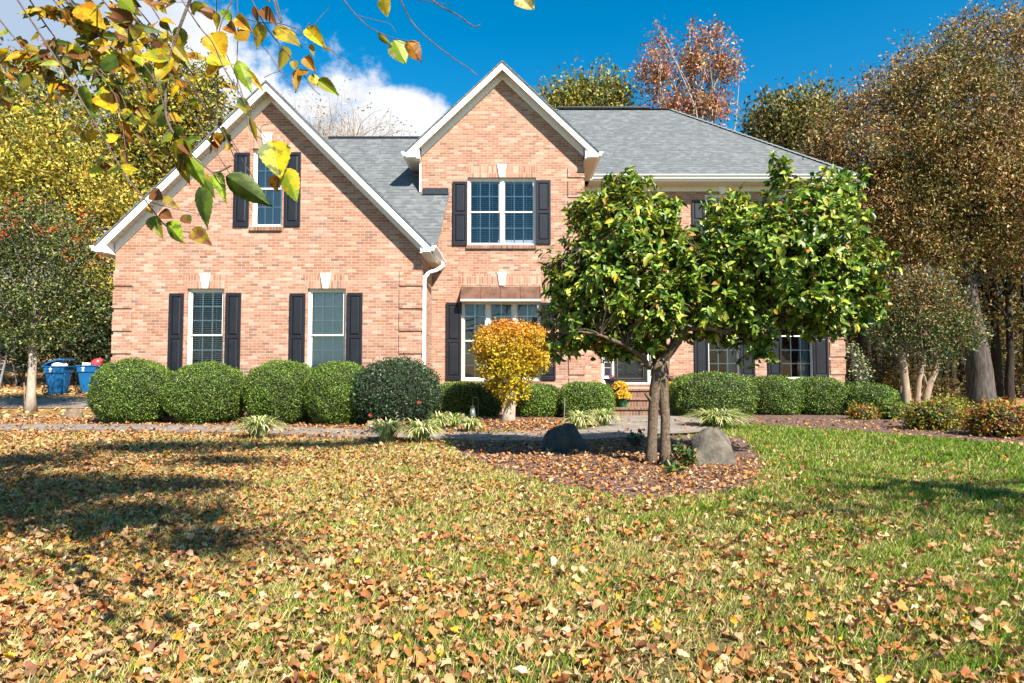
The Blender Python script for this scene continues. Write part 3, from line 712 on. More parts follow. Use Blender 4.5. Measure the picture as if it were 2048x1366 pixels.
# ------------------------------------------------------------------ windows
def window(r, Y, units, cols, rt, rb, inside='blind', recess=0.10, gl='glass', slat=0.05, cover=1.0, sill=True, mullpx=None):
    x0, x1, z0, z1 = r; ff = 0.045; yf = Y + recess
    fm = MB(); fm.box(x0, x1, yf - 0.03, yf + 0.05, z1 - ff, z1); fm.box(x0, x1, yf - 0.05, yf + 0.05, z0, z0 + ff * 0.8)
    fm.box(x0, x0 + ff, yf - 0.03, yf + 0.05, z0 + ff * 0.8, z1 - ff); fm.box(x1 - ff, x1, yf - 0.03, yf + 0.05, z0 + ff * 0.8, z1 - ff)
    w_ = (x1 - x0) / units
    for k in range(1, units): fm.box(x0 + k * w_ - 0.045, x0 + k * w_ + 0.045, yf - 0.035, yf + 0.05, z0 + ff * 0.8, z1 - ff)
    fo = fm.build('window', M['cream'], house)
    sm = MB(); gm = MB(); gr = MB(); bl = MB()
    zm = z0 + (z1 - z0) * rb / (rt + rb)
    for k in range(units):
        a = x0 + k * w_ + (ff if k == 0 else 0.045); b = x0 + (k + 1) * w_ - (ff if k == units - 1 else 0.045)
        st = 0.038
        for (c, d, yo, rows) in ((zm - 0.02, z1 - ff, 0.0, rt), (z0 + ff * 0.8, zm + 0.02, 0.028, rb)):
            y = yf + yo
            sm.box(a, b, y, y + 0.026, c, c + st); sm.box(a, b, y, y + 0.026, d - st, d); sm.box(a, a + st, y, y + 0.026, c + st, d - st); sm.box(b - st, b, y, y + 0.026, c + st, d - st)
            gm.poly([(a + st, y + 0.012, c + st), (b - st, y + 0.012, c + st), (b - st, y + 0.012, d - st), (a + st, y + 0.012, d - st)])
            for i in range(1, cols):
                xx = a + st + (b - a - 2 * st) * i / cols; gr.box(xx - 0.015, xx + 0.015, y + 0.016, y + 0.022, c + st, d - st)
            for i in range(1, rows):
                zz = c + st + (d - c - 2 * st) * i / rows; gr.box(a + st, b - st, y + 0.0155, y + 0.0215, zz - 0.015, zz + 0.015)
        if inside == 'blind':
            zt = z1 - ff - 0.06; bl.box(a + 0.03, b - 0.03, yf + 0.1, yf + 0.15, zt, z1 - ff)
            zz = zt; zend = z0 + (z1 - z0) * (1 - cover)
            while zz > zend + 0.08:
                zz -= slat
                bl.poly([(a + 0.035, yf + 0.062, zz + 0.002), (b - 0.035, yf + 0.062, zz + 0.002), (b - 0.035, yf + 0.10, zz + 0.024), (a + 0.035, yf + 0.10, zz + 0.024)])
            for q in (0.25, 0.75): bl.box(a + (b - a) * q - 0.004, a + (b - a) * q + 0.004, yf + 0.059, yf + 0.061, zz, zt)
            bl.box(a + 0.035, b - 0.035, yf + 0.105, yf + 0.145, zz - 0.03, zz - 0.005)
        elif inside in ('shade', 'sheer'): bl.box(a + 0.02, b - 0.02, yf + 0.075, yf + 0.08, z0 + 0.05, z1 - ff)
        elif inside == 'curtain':
            n = 14
            for sgn, (ca, cb) in (((1, (a + 0.02, a + (b - a) * 0.12))), ((1, (b - (b - a) * 0.36, b - 0.02)))):
                for i in range(n):
                    p = ca + (cb - ca) * i / n; q = ca + (cb - ca) * (i + 1) / n; d0 = 0.03 * math.sin(i * 1.9); d1 = 0.03 * math.sin((i + 1) * 1.9)
                    bl.poly([(p, yf + 0.16 + d0, z0 + 0.03), (q, yf + 0.16 + d1, z0 + 0.03), (q, yf + 0.16 + d1, z1 - ff), (p, yf + 0.16 + d0, z1 - ff)])
    sm.build('sash', M['cream'], fo); gm.build('glass', M[gl], fo); gr.build('grille', M['white'], fo)
    if bl.v: bl.build({'blind': 'blind', 'shade': 'window_shade', 'sheer': 'reflection_sheer', 'curtain': 'curtain'}[inside], M[inside], fo)
    if sill:
        s = MB(); s.extr_x([(Y - 0.055, z0 - 0.115), (Y + 0.11, z0 - 0.115), (Y + 0.11, z0 - 0.002), (Y - 0.06, z0 - 0.03)], x0 - 0.03, x1 + 0.01); s.build('sill', M['sill'], fo, bevel=0.004)
    return fo
window(w1, YW, 1, 3, 3, 3, 'blind', slat=0.05, gl='glasslow')
window(w2, YW, 1, 3, 3, 3, 'shade', gl='glasslow')
window(w3, YW, 1, 3, 2, 2, 'sheer')
window(w4, YM, 2, 3, 2, 2, 'blind', slat=0.057)
window(w5, YM, 3, 2, 3, 3, 'curtain')
window(w6, YR, 1, 3, 3, 3, 'curtain', gl='glasslow'); window(w7, YR, 1, 3, 3, 3, 'curtain', gl='glasslow')
window(w8, YR, 1, 3, 2, 2, 'blind'); window(w9, YR, 1, 3, 2, 2, 'blind')

def shutter(px0, px1, py0, py1, Y):
    x0, x1, z0, z1 = R4(px0, py0, px1, py1, Y - 0.045); y0 = Y - 0.045; y1 = Y - 0.004
    st = 0.062; zm = z0 + (z1 - z0) * 0.5
    mb = MB()
    mb.box(x0, x0 + st, y0, y1, z0, z1); mb.box(x1 - st, x1, y0, y1, z0, z1)
    for a, b in ((z0, z0 + 0.11), (zm - 0.04, zm + 0.04), (z1 - 0.075, z1)): mb.box(x0 + st, x1 - st, y0 + 0.001, y1, a, b)
    fr = mb.build('shutter', M['shutter'], house, bevel=0.005)
    pm = MB()
    for a, b in ((z0 + 0.11, zm - 0.04), (zm + 0.04, z1 - 0.075)):
        xa, xb = x0 + st, x1 - st; d = 0.03
        pm.poly([(xa, y0 + 0.026, a), (xb, y0 + 0.026, a), (xb, y0 + 0.026, b), (xa, y0 + 0.026, b)])
        # raised field with sloped sides
        i = 0.028
        q0 = [(xa + i * .35, y0 + 0.025, a + i * .35), (xb - i * .35, y0 + 0.025, a + i * .35), (xb - i * .35, y0 + 0.025, b - i * .35), (xa + i * .35, y0 + 0.025, b - i * .35)]
        q1 = [(xa + i + .012, y0 + 0.006, a + i + .012), (xb - i - .012, y0 + 0.006, a + i + .012), (xb - i - .012, y0 + 0.006, b - i - .012), (xa + i + .012, y0 + 0.006, b - i - .012)]
        pm.poly(q1)
        for k in range(4): pm.poly([q0[k], q0[(k + 1) % 4], q1[(k + 1) % 4], q1[k]])
    pm.build('panel', M['shutter'], fr)
shutter(333.5, 366.8, 586.5, 762, YW); shutter(447.9, 481.6, 585.5, 762, YW)
shutter(576.3, 610.3, 586.5, 762, YW); shutter(691.9, 724.7, 585.5, 762, YW)
shutter(465.5, 499, 305, 453, YW); shutter(567.5, 601.5, 304, 452, YW)
shutter(905, 934.4, 362.5, 490.5, YM); shutter(1072, 1101.3, 360, 487.5, YM)
shutter(891.5, 922.5, 605, 760, YM); shutter(1082, 1111, 605, 760, YM)
shutter(1390, 1415.5, 592, 757, YR); shutter(1482.5, 1508, 592, 757, YR); shutter(1537, 1561.5, 592, 757, YR); shutter(1628, 1655, 592, 757, YR)
shutter(1385, 1410.5, 400, 482, YR); shutter(1477, 1502, 400, 482, YR); shutter(1533, 1558, 400, 482, YR); shutter(1626, 1651, 400, 482, YR)

# copper awning over the triple window
A = W(924, 573, YM - 0.02); C0 = W(921, 597.5, YM - 0.32); C1 = W(1081.5, 597.5, YM - 0.32); A1 = W(1080, 573, YM - 0.02)
aw = MB(); th = 0.02
aw.poly([(A.x, YM - 0.003, A.z), (C0.x, YM - 0.32, C0.z), (C1.x, YM - 0.32, C1.z), (A1.x, YM - 0.003, A1.z)])
aw.poly([(A.x, YM - 0.003, A.z), (C0.x, YM - 0.003, C0.z), (C0.x, YM - 0.32, C0.z)]); aw.poly([(A1.x, YM - 0.003, A1.z), (C1.x, YM - 0.32, C1.z), (C1.x, YM - 0.003, C1.z)])
for k in range(5):
    f = k / 4; a = A.lerp(A1, f); b = C0.lerp(C1, f)
    a = Vector((a.x, YM - 0.012, a.z)); b = Vector((b.x, YM - 0.325, b.z)); aw.tube([a + Vector((0, 0, 0.012)), b + Vector((0, 0, 0.012))], 0.013, 6)
awo = aw.build('copper_roof', M['copper'], house)
fb = MB(); fb.box(C0.x, C1.x, YM - 0.315, YM - 0.004, C0.z - 0.06, C0.z - 0.003); fb.build('fascia', M['cream'], awo)

# ------------------------------------------------------------------ gables
def gable_trim(cx, eh, ez, az, wh, Yw, Yf, ybR, ybL, out=0.0):
    """rake boards, soffits, friezes, cornice returns and gutters of a front gable; roof planes are separate"""
    s = (az - ez) / eh; L = math.hypot(1, s)
    bd = 0.155 * L                      # vertical depth of the rake board
    for sg in (-1, 1):
        def X(u): return cx + sg * u
        mb = MB()
        q = [(X(0), az - 0.03), (X(eh), ez - 0.03), (X(eh), ez - 0.03 - 0.10), (X(eh - 0.0), ez - 0.16), (X(wh + 0.08), ez - 0.16), (X(wh + 0.08), ez - 0.03 + (eh - wh - 0.08) * s - bd), (X(0), az - 0.03 - bd)]
        if sg < 0: q = q[::-1]
        mb.extr(q, Yf, Yf + 0.03); mb.build('rake_board', M['white'], house)
        # cornice return box
        zz = 0.10 * L
        rt = MB(); q = [(X(eh), ez - 0.16), (X(eh), ez - 0.05), (X(wh + 0.02), ez + 0.1), (X(wh + 0.02), ez - 0.16)]
        if sg > 0: q = q[::-1]
        rt.extr(q, Yf + 0.03, Yw - 0.002); rt.build('cornice_return', M['white'], house)
        # rake soffit
        so = MB()
        so.poly([(X(0), Yf + 0.03, az - 0.03 - zz), (X(eh - 0.02), Yf + 0.03, az - 0.03 - zz - s * (eh - 0.02)), (X(eh - 0.02), Yw, az - 0.03 - zz - s * (eh - 0.02)), (X(0), Yw, az - 0.03 - zz)][::sg])
        so.build('soffit', M['soff_rake'], house)
        # frieze on the wall
        fz = MB(); q = [(X(0), az - 0.03 - zz), (X(wh), az - 0.03 - zz - s * wh), (X(wh), az - 0.03 - zz - s * wh - 0.15 * L), (X(0), az - 0.03 - zz - 0.15 * L)]
        if sg < 0: q = q[::-1]
        fz.extr(q, Yw - 0.024, Yw + 0.01); fz.build('frieze_board', M['white'], house)
        yb = ybR if sg > 0 else ybL
        es = MB(); xs_ = sorted((X(wh - 0.0), X(eh - 0.01))); es.box(xs_[0], xs_[1], Yf + 0.03, yb, ez - 0.185, ez - 0.165); es.build('soffit', M['soff_eave'], house)
        fa = MB(); xs_ = sorted((X(eh - 0.02), X(eh))); fa.box(xs_[0], xs_[1], Yf + 0.031, yb, ez - 0.19, ez - 0.03); fa.build('fascia', M['white'], house)
        gutter_x(X(eh + 0.001), sg, Yf - 0.01, yb, ez - 0.02)
def gutter_x(x, sg, y0, y1, zt):
    """K-profile gutter running in depth"""
    pr = [(0, zt), (0, zt - 0.115), (0.07, zt - 0.115), (0.085, zt - 0.07), (0.125, zt - 0.03), (0.13, zt), (0.118, zt), (0.075, zt - 0.06), (0.06, zt - 0.10), (0.012, zt - 0.10), (0.012, zt)]
    mb = MB(); q = [(x + sg * a, b) for a, b in pr]
    if sg > 0: q = q[::-1]
    mb.extr(q, y0, y1)
    # end cap
    cap = [(x + sg * a, b) for a, b in [(0, zt), (0, zt - 0.115), (0.07, zt - 0.115), (0.085, zt - 0.07), (0.125, zt - 0.03), (0.13, zt)]]
    if sg > 0: cap = cap[::-1]
    mb.extr(cap, y0 - 0.004, y0 + 0.004)
    mb.build('gutter', M['white'], house)
gable_trim(wcx, W_EH, W_EZ, W_AZ, whalf, YW, 14.66, 16.9, 22.5)
gable_trim(mcx, M_EH, M_EZ, M_AZ, mhalf, YM, 16.66, 18.68, 18.68)

# ------------------------------------------------------------------ roofs
def slab(name, quad, mat, th=0.045):
    mb = MB(); n = len(quad); q = [Vector(p) for p in quad]
    nrm = (q[1] - q[0]).cross(q[2] - q[0]).normalized()
    if nrm.z < 0: q = q[::-1]
    lo = [p - Vector((0, 0, th)) for p in q]
    mb.poly(q); mb.poly(lo[::-1])
    for i in range(n): mb.poly([q[i], lo[i], lo[(i + 1) % n], q[(i + 1) % n]])
    return mb.build(name, mat, house)
we0, we1 = wcx - W_EH - 0.02, wcx + W_EH + 0.02
slab('roof', [(wcx, 14.63, W_AZ), (we0, 14.63, W_EZ), (we0, 22.7, W_EZ), (wcx, 22.7, W_AZ)], M['shY'])
slab('roof', [(wcx, 14.63, W_AZ), (we1, 14.63, W_EZ), (we1, 17.0, W_EZ), (mcx - mhalf, 22.0, W_EZ + (we1 - (mcx - mhalf)) * 1.0), (wcx, 22.0, W_AZ)], M['shY'])
# cross roof between wing and main block: rises from the wing's eave to a level ridge
ms = 1.10; zj = W(870, 386, YM).z
def zc(y): return zj + ms * (y - YM)
Yrid = (zj - 1.15 - ms * YM + 1.15 - H + 0.0) ; 
tr_ = ray(745, 276); kz = tr_.z / tr_.y
Yrid = (zj - ms * YM - H) / (kz - ms); Zrid = zc(Yrid)
Yb = YM - (zj - W_EZ) / ms
slab('roof', [(-1.86, Yb, zc(Yb)), (-1.715, YM, zc(YM)), (mcx - mhalf + 0.1, YM, zc(YM)), (mcx - mhalf + 0.1, Yrid, Zrid), (wcx + 0.0, Yrid, Zrid), (wcx + 0.6, Yrid - 0.9, zc(Yrid - 0.9)), (we1 - 0.3, Yb, zc(Yb))], M['shXl'])
slab('roof', [(wcx, Yrid, Zrid), (mcx - mhalf + 2, Yrid, Zrid), (mcx - mhalf + 2, Yrid + 4, Zrid - 4.4), (wcx, Yrid + 4, Zrid - 4.4)], M['shXl'])
mb = MB(); mb.box(wcx + 0.2, mcx - mhalf + 0.05, Yrid - 0.06, Yrid + 0.06, Zrid - 0.01, Zrid + 0.035); mb.build('ridge_cap', M['darkmetal'], house)
# step flashing where the cross roof dies into the gable wall
mb = MB(); f0 = W(846, 376, YM).x; f1 = W(897, 376, YM).x; z0 = W(870, 387, YM).z; z1 = W(870, 376.5, YM).z
mb.box(f0, f1, YM - 0.03, YM - 0.004, z0, z1); mb.box(f0, f1 + 0.01, YM - 0.10, YM - 0.03, z0 - 0.05, z0 + 0.01); mb.build('flashing', M['darkmetal'], house)
mb = MB(); mb.box(mcx - mhalf - 0.045, mcx - mhalf - 0.002, YM - 0.02, YM + 0.05, zc(YM) + 0.02, M_EZ - 0.2); mb.build('corner_trim', M['white'], house)
# main gable roof, running back into the hip roof
Yc = 18.7; YRG = 23.25; rs = (10.98 - 7.03) / (YRG - Yc)
def zr(y): return 7.03 + rs * (y - Yc)
ym_ = Yc + (M_AZ - 7.03) / rs
for sg in (-1, 1):
    xe = mcx + sg * (M_EH + 0.02)
    slab('roof', [(mcx, 16.63, M_AZ), (xe, 16.63, M_EZ), (xe, Yc + 0.1, M_EZ), (mcx, ym_, M_AZ)], M['shY'])
EX0, EX1 = -2.86, 10.50; RDX0, RDX1 = EX0 + (YRG - Yc), EX1 - (YRG - Yc); YB = 2 * YRG - Yc
slab('roof', [(EX0, Yc, 7.03), (EX1, Yc, 7.03), (RDX1, YRG, zr(YRG)), (RDX0, YRG, zr(YRG))], M['shX'])
slab('roof', [(EX0, YB, 7.03), (EX1, YB, 7.03), (RDX1, YRG, zr(YRG)), (RDX0, YRG, zr(YRG))], M['shX'])
slab('roof', [(EX1, Yc, 7.03), (EX1, YB, 7.03), (RDX1, YRG, zr(YRG))], M['shY'])
slab('roof', [(EX0, Yc, 7.03), (EX0, YB, 7.03), (RDX0, YRG, zr(YRG))], M['shY'])
mb = MB()
def cap_strip(a, b, wd=0.13, th=0.03):
    a = Vector(a); b = Vector(b); n = int((b - a).length / 0.2); 
    sd = (b - a).cross(Vector((0, 0, 1))).normalized() * wd
    for k in range(n):
        p = a.lerp(b, k / n) + Vector((0, 0, 0.012)); q = a.lerp(b, (k + 1.15) / n) + Vector((0, 0, 0.012))
        u0 = Vector((0, 0, th)); u1 = Vector((0, 0, th * 0.3))
        mb.poly([p + u0, p - sd - Vector((0, 0, 0.06)) + u0, q - sd - Vector((0, 0, 0.06)) + u1, q + u1]); mb.poly([p + u0, q + u1, q + sd - Vector((0, 0, 0.06)) + u1, p + sd - Vector((0, 0, 0.06)) + u0])
cap_strip((RDX0, YRG, zr(YRG)), (RDX1, YRG, zr(YRG))); cap_strip((EX1, Yc, 7.03), (RDX1, YRG, zr(YRG)))
cap_strip((EX0, Yc, 7.03), (RDX0, YRG, zr(YRG)))
mb.build('ridge_cap', plain('cap_shingle', (0.17, 0.20, 0.20), 0.85, var=0.25, scale=14), house)
mb = MB(); mb.box(RDX0, RDX1 - 0.75, YRG - 0.09, YRG + 0.1, zr(YRG) + 0.03, zr(YRG) + 0.075); mb.build('ridge_vent', M['darkmetal'], house)
# main eaves
mb = MB(); mb.box(EX0, EX1, Yc, Yc + 0.02, 6.86, 7.01); mb.box(EX1 - 0.02, EX1, Yc + 0.02, YB, 6.86, 7.01); mb.build('fascia', M['white'], house)
mb = MB(); mb.box(mcx + M_EH, EX1, Yc + 0.02, YR, 6.84, 6.86); mb.box(RX1, EX1, YR, YB, 6.84, 6.86); mb.build('soffit', M['soff_front'], house)
mb = MB(); mb.box(RX0, RX1 + 0.02, YR - 0.025, YR - 0.002, 6.68, 6.84); mb.build('frieze_board', M['cream'], house)
mb = MB(); zt = 7.03
pr = [(0, zt), (0, zt - 0.115), (-0.07, zt - 0.115), (-0.085, zt - 0.07), (-0.125, zt - 0.03), (-0.13, zt), (-0.118, zt), (-0.075, zt - 0.06), (-0.06, zt - 0.10), (-0.012, zt - 0.10), (-0.012, zt)]
mb.extr_x([(Yc - 0.001 + a, b) for a, b in pr], mcx + M_EH + 0.1, EX1 + 0.12); mb.build('gutter', M['white'], house)

# downspouts
mb = MB()
def spout(pts, w_=0.045):
    for i in range(len(pts) - 1):
        a, b = Vector(pts[i]), Vector(pts[i + 1]); 
        mb.tube([a, b], w_, 4)
p = [(-1.80, 16.2, 3.98), (-1.80, 16.2, 3.86), (-1.93, 15.9, 3.70), (-2.06, 15.45, 3.58), (-2.09, 15.12, 3.42)]
mb.tube(p, 0.048, 10)
mb.box(-2.143, -2.07, 15.06, 15.16, 0.1, 3.44)
mb.build('downspout', M['white'], house, bevel=0.004)
mb = MB(); g0 = mcx - M_EH - 0.07
mb.tube([(g0, 18.3, 6.93), (g0, 18.3, 6.8), (g0 + 0.05, 18.1, 6.66), (g0 - 0.12, 17.9, 6.58)], 0.05, 8); mb.build('downspout', M['white'], house)

# ------------------------------------------------------------------ entry
def door():
    x0, x1, z0, z1 = dr; yf = YR + 0.06
    mb = MB(); a0, a1 = W(1228, 700, YR).x, W(1295.5, 700, YR).x
    for (p, q) in ((x0, x0 + 0.05), (a0 - 0.06, a0), (a1, a1 + 0.06), (x1 - 0.05, x1)): mb.box(p, q, yf - 0.03, yf + 0.06, z0, z1)
    mb.box(x0 + 0.05, a0 - 0.06, yf - 0.03, yf + 0.06, z0, z0 + 0.20); mb.box(a1 + 0.06, x1 - 0.05, yf - 0.03, yf + 0.06, z0, z0 + 0.20)
    mb.box(x0, x1, yf - 0.035, yf + 0.06, z1 - 0.06, z1 + 0.02)
    mb.box(x0, x1, yf - 0.10, yf + 0.06, z0 - 0.05, z0 - 0.002)
    fo = mb.build('door_frame', M['white'], house)
    for p, q in ((x0 + 0.05, a0 - 0.06), (a1 + 0.06, x1 - 0.05)):
        s = MB(); s.box(p, q, yf + 0.03, yf + 0.04, z0 + 0.20, z1 - 0.06); so = s.build('sidelight', M['door'], fo)
        c = MB(); zc_ = (z0 + z1) / 2 - 0.15; xm = (p + q) / 2
        for xx in (p + 0.03, q - 0.03): c.box(xx - 0.004, xx + 0.004, yf + 0.02, yf + 0.028, z0 + 0.24, z1 - 0.1)
        for zz in (z0 + 0.45, z0 + 0.62, z1 - 0.4): c.box(p + 0.005, q - 0.005, yf + 0.0195, yf + 0.0275, zz - 0.004, zz + 0.004)
        for zz, rr in ((zc_, 0.085), (zc_ + 0.5, 0.06)):
            c.tube([(xm + rr * 0.6 * math.sin(t * math.pi / 6), yf + 0.02, zz + rr * math.cos(t * math.pi / 6)) for t in range(13)], 0.006, 5)
            c.tube([(xm - rr * 0.5, yf + 0.02, zz - rr), (xm + rr * 0.5, yf + 0.02, zz + rr)], 0.006, 5); c.tube([(xm + rr * 0.5, yf + 0.02, zz - rr), (xm - rr * 0.5, yf + 0.02, zz + rr)], 0.006, 5)
        c.build('came', M['white'], so)
    d = MB(); st = 0.085
    d.box(a0, a0 + st, yf - 0.01, yf + 0.03, z0, z1 - 0.06); d.box(a1 - st, a1, yf - 0.01, yf + 0.03, z0, z1 - 0.06); d.box(a0 + st, a1 - st, yf - 0.01, yf + 0.03, z1 - 0.15, z1 - 0.06); d.box(a0 + st, a1 - st, yf - 0.01, yf + 0.03, z0, z0 + 0.07)
    storm = d.build('storm_door', M['door'], house, bevel=0.004)
    c = MB(); ia, ib = a0 + st + 0.03, a1 - st - 0.03
    for xx in (ia, ib): c.box(xx - 0.004, xx + 0.004, yf, yf + 0.008, z0 + 0.09, z1 - 0.17)
    for zz in (z0 + 0.13, z0 + 0.55, z0 + 0.95, z1 - 0.25): c.box(a0 + st, ia + 0.03, yf + 0.0005, yf + 0.0085, zz - 0.004, zz + 0.004); c.box(ib - 0.03, a1 - st, yf + 0.0005, yf + 0.0085, zz - 0.004, zz + 0.004)
    c.box(a0 + st, a1 - st, yf + 0.0005, yf + 0.0085, z0 + 0.126, z0 + 0.134); c.build('came', M['brass'], storm)
    g = MB(); g.poly([(a0 + st, yf + 0.012, z0 + 0.07), (a1 - st, yf + 0.012, z0 + 0.07), (a1 - st, yf + 0.012, z1 - 0.15), (a0 + st, yf + 0.012, z1 - 0.15)]); g.build('glass', glass_mat('storm_glass', refl=0.12), storm)
    s = MB(); s.box(a0, a1, yf + 0.10, yf + 0.14, z0, z1 - 0.06)
    sl = s.build('door', M['door'], house)
    pn = MB(); xm = (a0 + a1) / 2
    def panel(p, q, r_, t_): pn.box(p, q, yf + 0.085, yf + 0.101, r_, t_)
    for p, q in ((a0 + 0.13, a0 + 0.27), (a1 - 0.27, a1 - 0.13)):
        panel(p, q, z0 + 0.25, z0 + 0.40); panel(p, q, z0 + 0.46, z0 + 0.60); panel(p, q, z0 + 0.80, z0 + 1.75)
    panel(xm - 0.14, xm + 0.14, z0 + 0.25, z0 + 0.64)
    pn.build('panel', M['door'], sl, bevel=0.008)
    g = MB(); prof = [(xm - 0.07, z0 + 0.78), (xm + 0.07, z0 + 0.78), (xm + 0.10, z0 + 1.1), (xm + 0.10, z0 + 1.5), (xm + 0.05, z0 + 1.68), (xm - 0.05, z0 + 1.68), (xm - 0.10, z0 + 1.5), (xm - 0.10, z0 + 1.1)]
    g.extr(prof, yf + 0.088, yf + 0.099); g.build('oval_glass', plain('frosted_oval', (0.30, 0.42, 0.42), 0.15, var=0.3, scale=30), sl)
    k = MB(); k.tube([(a0 + 0.11, yf - 0.06, z0 + 1.0), (a0 + 0.11, yf - 0.06, z0 + 1.14)], 0.012, 8); k.box(a0 + 0.095, a0 + 0.125, yf - 0.06, yf - 0.01, z0 + 1.05, z0 + 1.07); k.build('handle', M['greymetal'], storm)
door()
mb = MB(); dc = (dr[0] + dr[1]) / 2
mb.box(dc - 1.35, dc + 1.35, 16.9, YR, 0.0, 0.62); mb.box(dc - 1.35, dc + 1.35, 16.86, YR, 0.62, 0.68)
mb.box(dc - 0.98, dc + 0.98, YR - 0.30, YR - 0.005, 0.68, 0.745)
mb.box(dc - 1.2, dc + 1.2, 16.52, 16.9, 0, 0.39); mb.box(dc - 1.2, dc + 1.2, 16.48, 16.9, 0.39, 0.45)
mb.box(dc - 1.28, dc + 1.28, 16.02, 16.5, 0, 0.17); mb.box(dc - 1.28, dc + 1.28, 15.98, 16.5, 0.17, 0.225)
mb.build('steps', M['step'], house, bevel=0.006)
# attic-window ornament
orn = thing('table_lantern', 'small white lantern ornament standing inside the upper left attic window', 'ornament', (W(550, 450, 15.35).x, 15.35, w3[2] + 0.07))
bx, by, bz = orn.location
mb = MB()
for sx_ in (-0.09, 0.09):
    for sy_ in (-0.05, 0.05): mb.box(bx + sx_ - 0.008, bx + sx_ + 0.008, by + sy_ - 0.008, by + sy_ + 0.008, bz, bz + 0.30)
for k in range(1, 5): mb.box(bx - 0.09 + k * 0.036 - 0.003, bx - 0.09 + k * 0.036 + 0.003, by - 0.05, by - 0.044, bz, bz + 0.3)
mb.box(bx - 0.1, bx + 0.1, by - 0.06, by + 0.06, bz - 0.015, bz + 0.01)
mb.build('cage', M['white'], orn)
mb = MB(); mb.frustum(bx, by, bz + 0.3, bz + 0.38, 0.12, 0.08, 0.04, 0.03); mb.lathe(bx, by, [(0.01, bz + 0.38), (0.035, bz + 0.42), (0.035, bz + 0.46), (0.008, bz + 0.5)], 10); mb.build('roof', M['white'], orn)

# ================================================================== SHRUBS
GRN_BOX = [(0.075, 0.14, 0.016), (0.14, 0.24, 0.026), (0.25, 0.36, 0.045), (0.42, 0.48, 0.14), (0.025, 0.05, 0.010)]
W_BOX = [4, 5, 3, 1, 2]
def superpts(n, c, r, p=2.4, zmin=0.03, seed=0, amp=0.05):
    d = rdir(n); q = d.copy()
    k = 1.0 / (np.abs(q) ** p).sum(1) ** (1 / p)
    s = q * k[:, None]
    nr = unit(np.sign(s) * np.abs(s) ** (p - 1) / np.array(r))
    f = 1 + amp * lump(s * 2.4 + seed, 1.0, seed) + 0.35 * amp * lump(s * 6.5, 1.0, seed + 3)
    P = np.array(c) + s * np.array(r) * f[:, None]
    ok = P[:, 2] > zmin
    return P[ok], nr[ok]
def shrub(name, label, cat, c, r, n, size, pal, wts, p=2.4, mat=None, seed=0, group=None, amp=0.05, asp=0.5, jitter=0.03, topcol=None, core='core', bot=0.25):
    t = thing(name, label, cat, (c[0], c[1], 0.0), group)
    P, N = superpts(n, c, r, p, seed=seed, amp=amp)
    m = len(P)
    P = P + N * RNG.normal(scale=jitter, size=(m, 1)) + RNG.normal(scale=size * 0.4, size=(m, 3)); P[:, 2] = np.maximum(P[:, 2], 0.02)
    T = unit(rdir(m) + N * 0.55); NN_ = unit(N * 0.9 + rdir(m) * 0.8)
    col = pick(pal, m, wts, 0.22)
    patch = 1 + 0.22 * lump(P * 2.2, 1.0, seed + 9); col = np.clip(col * patch[:, None], 0.003, 0.9)
    if topcol is not None: col = topcol(P, col)
    leaves_mesh('foliage', RH, P, T, NN_, size * RNG.uniform(0.6, 1.35, m), asp, col, mat or M['leafgloss'], t)
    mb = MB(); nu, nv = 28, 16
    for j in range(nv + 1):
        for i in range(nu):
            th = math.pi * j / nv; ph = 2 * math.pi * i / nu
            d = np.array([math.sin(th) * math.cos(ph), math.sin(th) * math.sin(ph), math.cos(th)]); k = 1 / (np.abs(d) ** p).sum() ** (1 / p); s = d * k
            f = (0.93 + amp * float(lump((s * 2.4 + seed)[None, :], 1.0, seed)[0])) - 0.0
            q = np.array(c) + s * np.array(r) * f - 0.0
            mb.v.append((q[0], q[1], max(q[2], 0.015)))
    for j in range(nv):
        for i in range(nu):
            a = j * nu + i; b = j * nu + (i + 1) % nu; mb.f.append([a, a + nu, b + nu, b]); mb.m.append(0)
    mb.build('dark_core', M[core], t, smooth=True)  # added solid core, dark like a shaded inside, blocks the view through the leaves
    return t
def from_px(x0, x1, yt, yb, Y, dep):
    a = W(x0, yb, Y); b = W(x1, yt, Y); z0 = max(0.0, a.z)
    zt = b.z; zb = 0.0
    return ((a.x + b.x) / 2, Y, (zt + zb) / 2 - 0.02), ((b.x - a.x) / 2, dep, (zt - zb) / 2 + 0.02)
def hedge_ball(x0, x1, yt, Y, dep, label, seed, **k):
    c, r = from_px(x0, x1, yt, 840, Y, dep)
    c = (c[0], c[1], c[2] + 0.02); r = (r[0] * 0.95, r[1], r[2] + 0.0)
    return shrub('rounded_shrub', label, 'shrub', c, r, 40000, 0.031, GRN_BOX, W_BOX, p=2.3, seed=seed, amp=0.045, jitter=0.014, **k)
gh = 'clipped round shrubs in front of the garage wing'
hedge_ball(186, 352, 724, 14.0, 0.72, 'clipped green shrub at the left corner of the garage wing, beside the blue bins', 1, group=gh)
hedge_ball(333, 496, 730, 13.95, 0.74, 'clipped round green shrub under the lower left window of the wing', 2, group=gh)
hedge_ball(491, 640, 726, 13.9, 0.72, 'clipped round green shrub left of the lower right wing window', 3, group=gh)
hedge_ball(611, 752, 728, 13.75, 0.74, 'clipped round green shrub between its twin and the dark camellia', 4, group=gh)
GRN_DK = [(0.02, 0.045, 0.014), (0.035, 0.075, 0.022), (0.06, 0.11, 0.04), (0.16, 0.20, 0.13)]
c, r = from_px(714, 874, 720, 855, 13.5, 0.8)
cam_ = shrub('camellia', 'dark glossy round camellia with small red flowers by the downspout', 'shrub', (c[0], c[1], c[2] - 0.03), r, 15000, 0.05, GRN_DK, [3, 4, 3, 1], p=2.5, seed=5)
cam_loc = np.array(cam_.location)
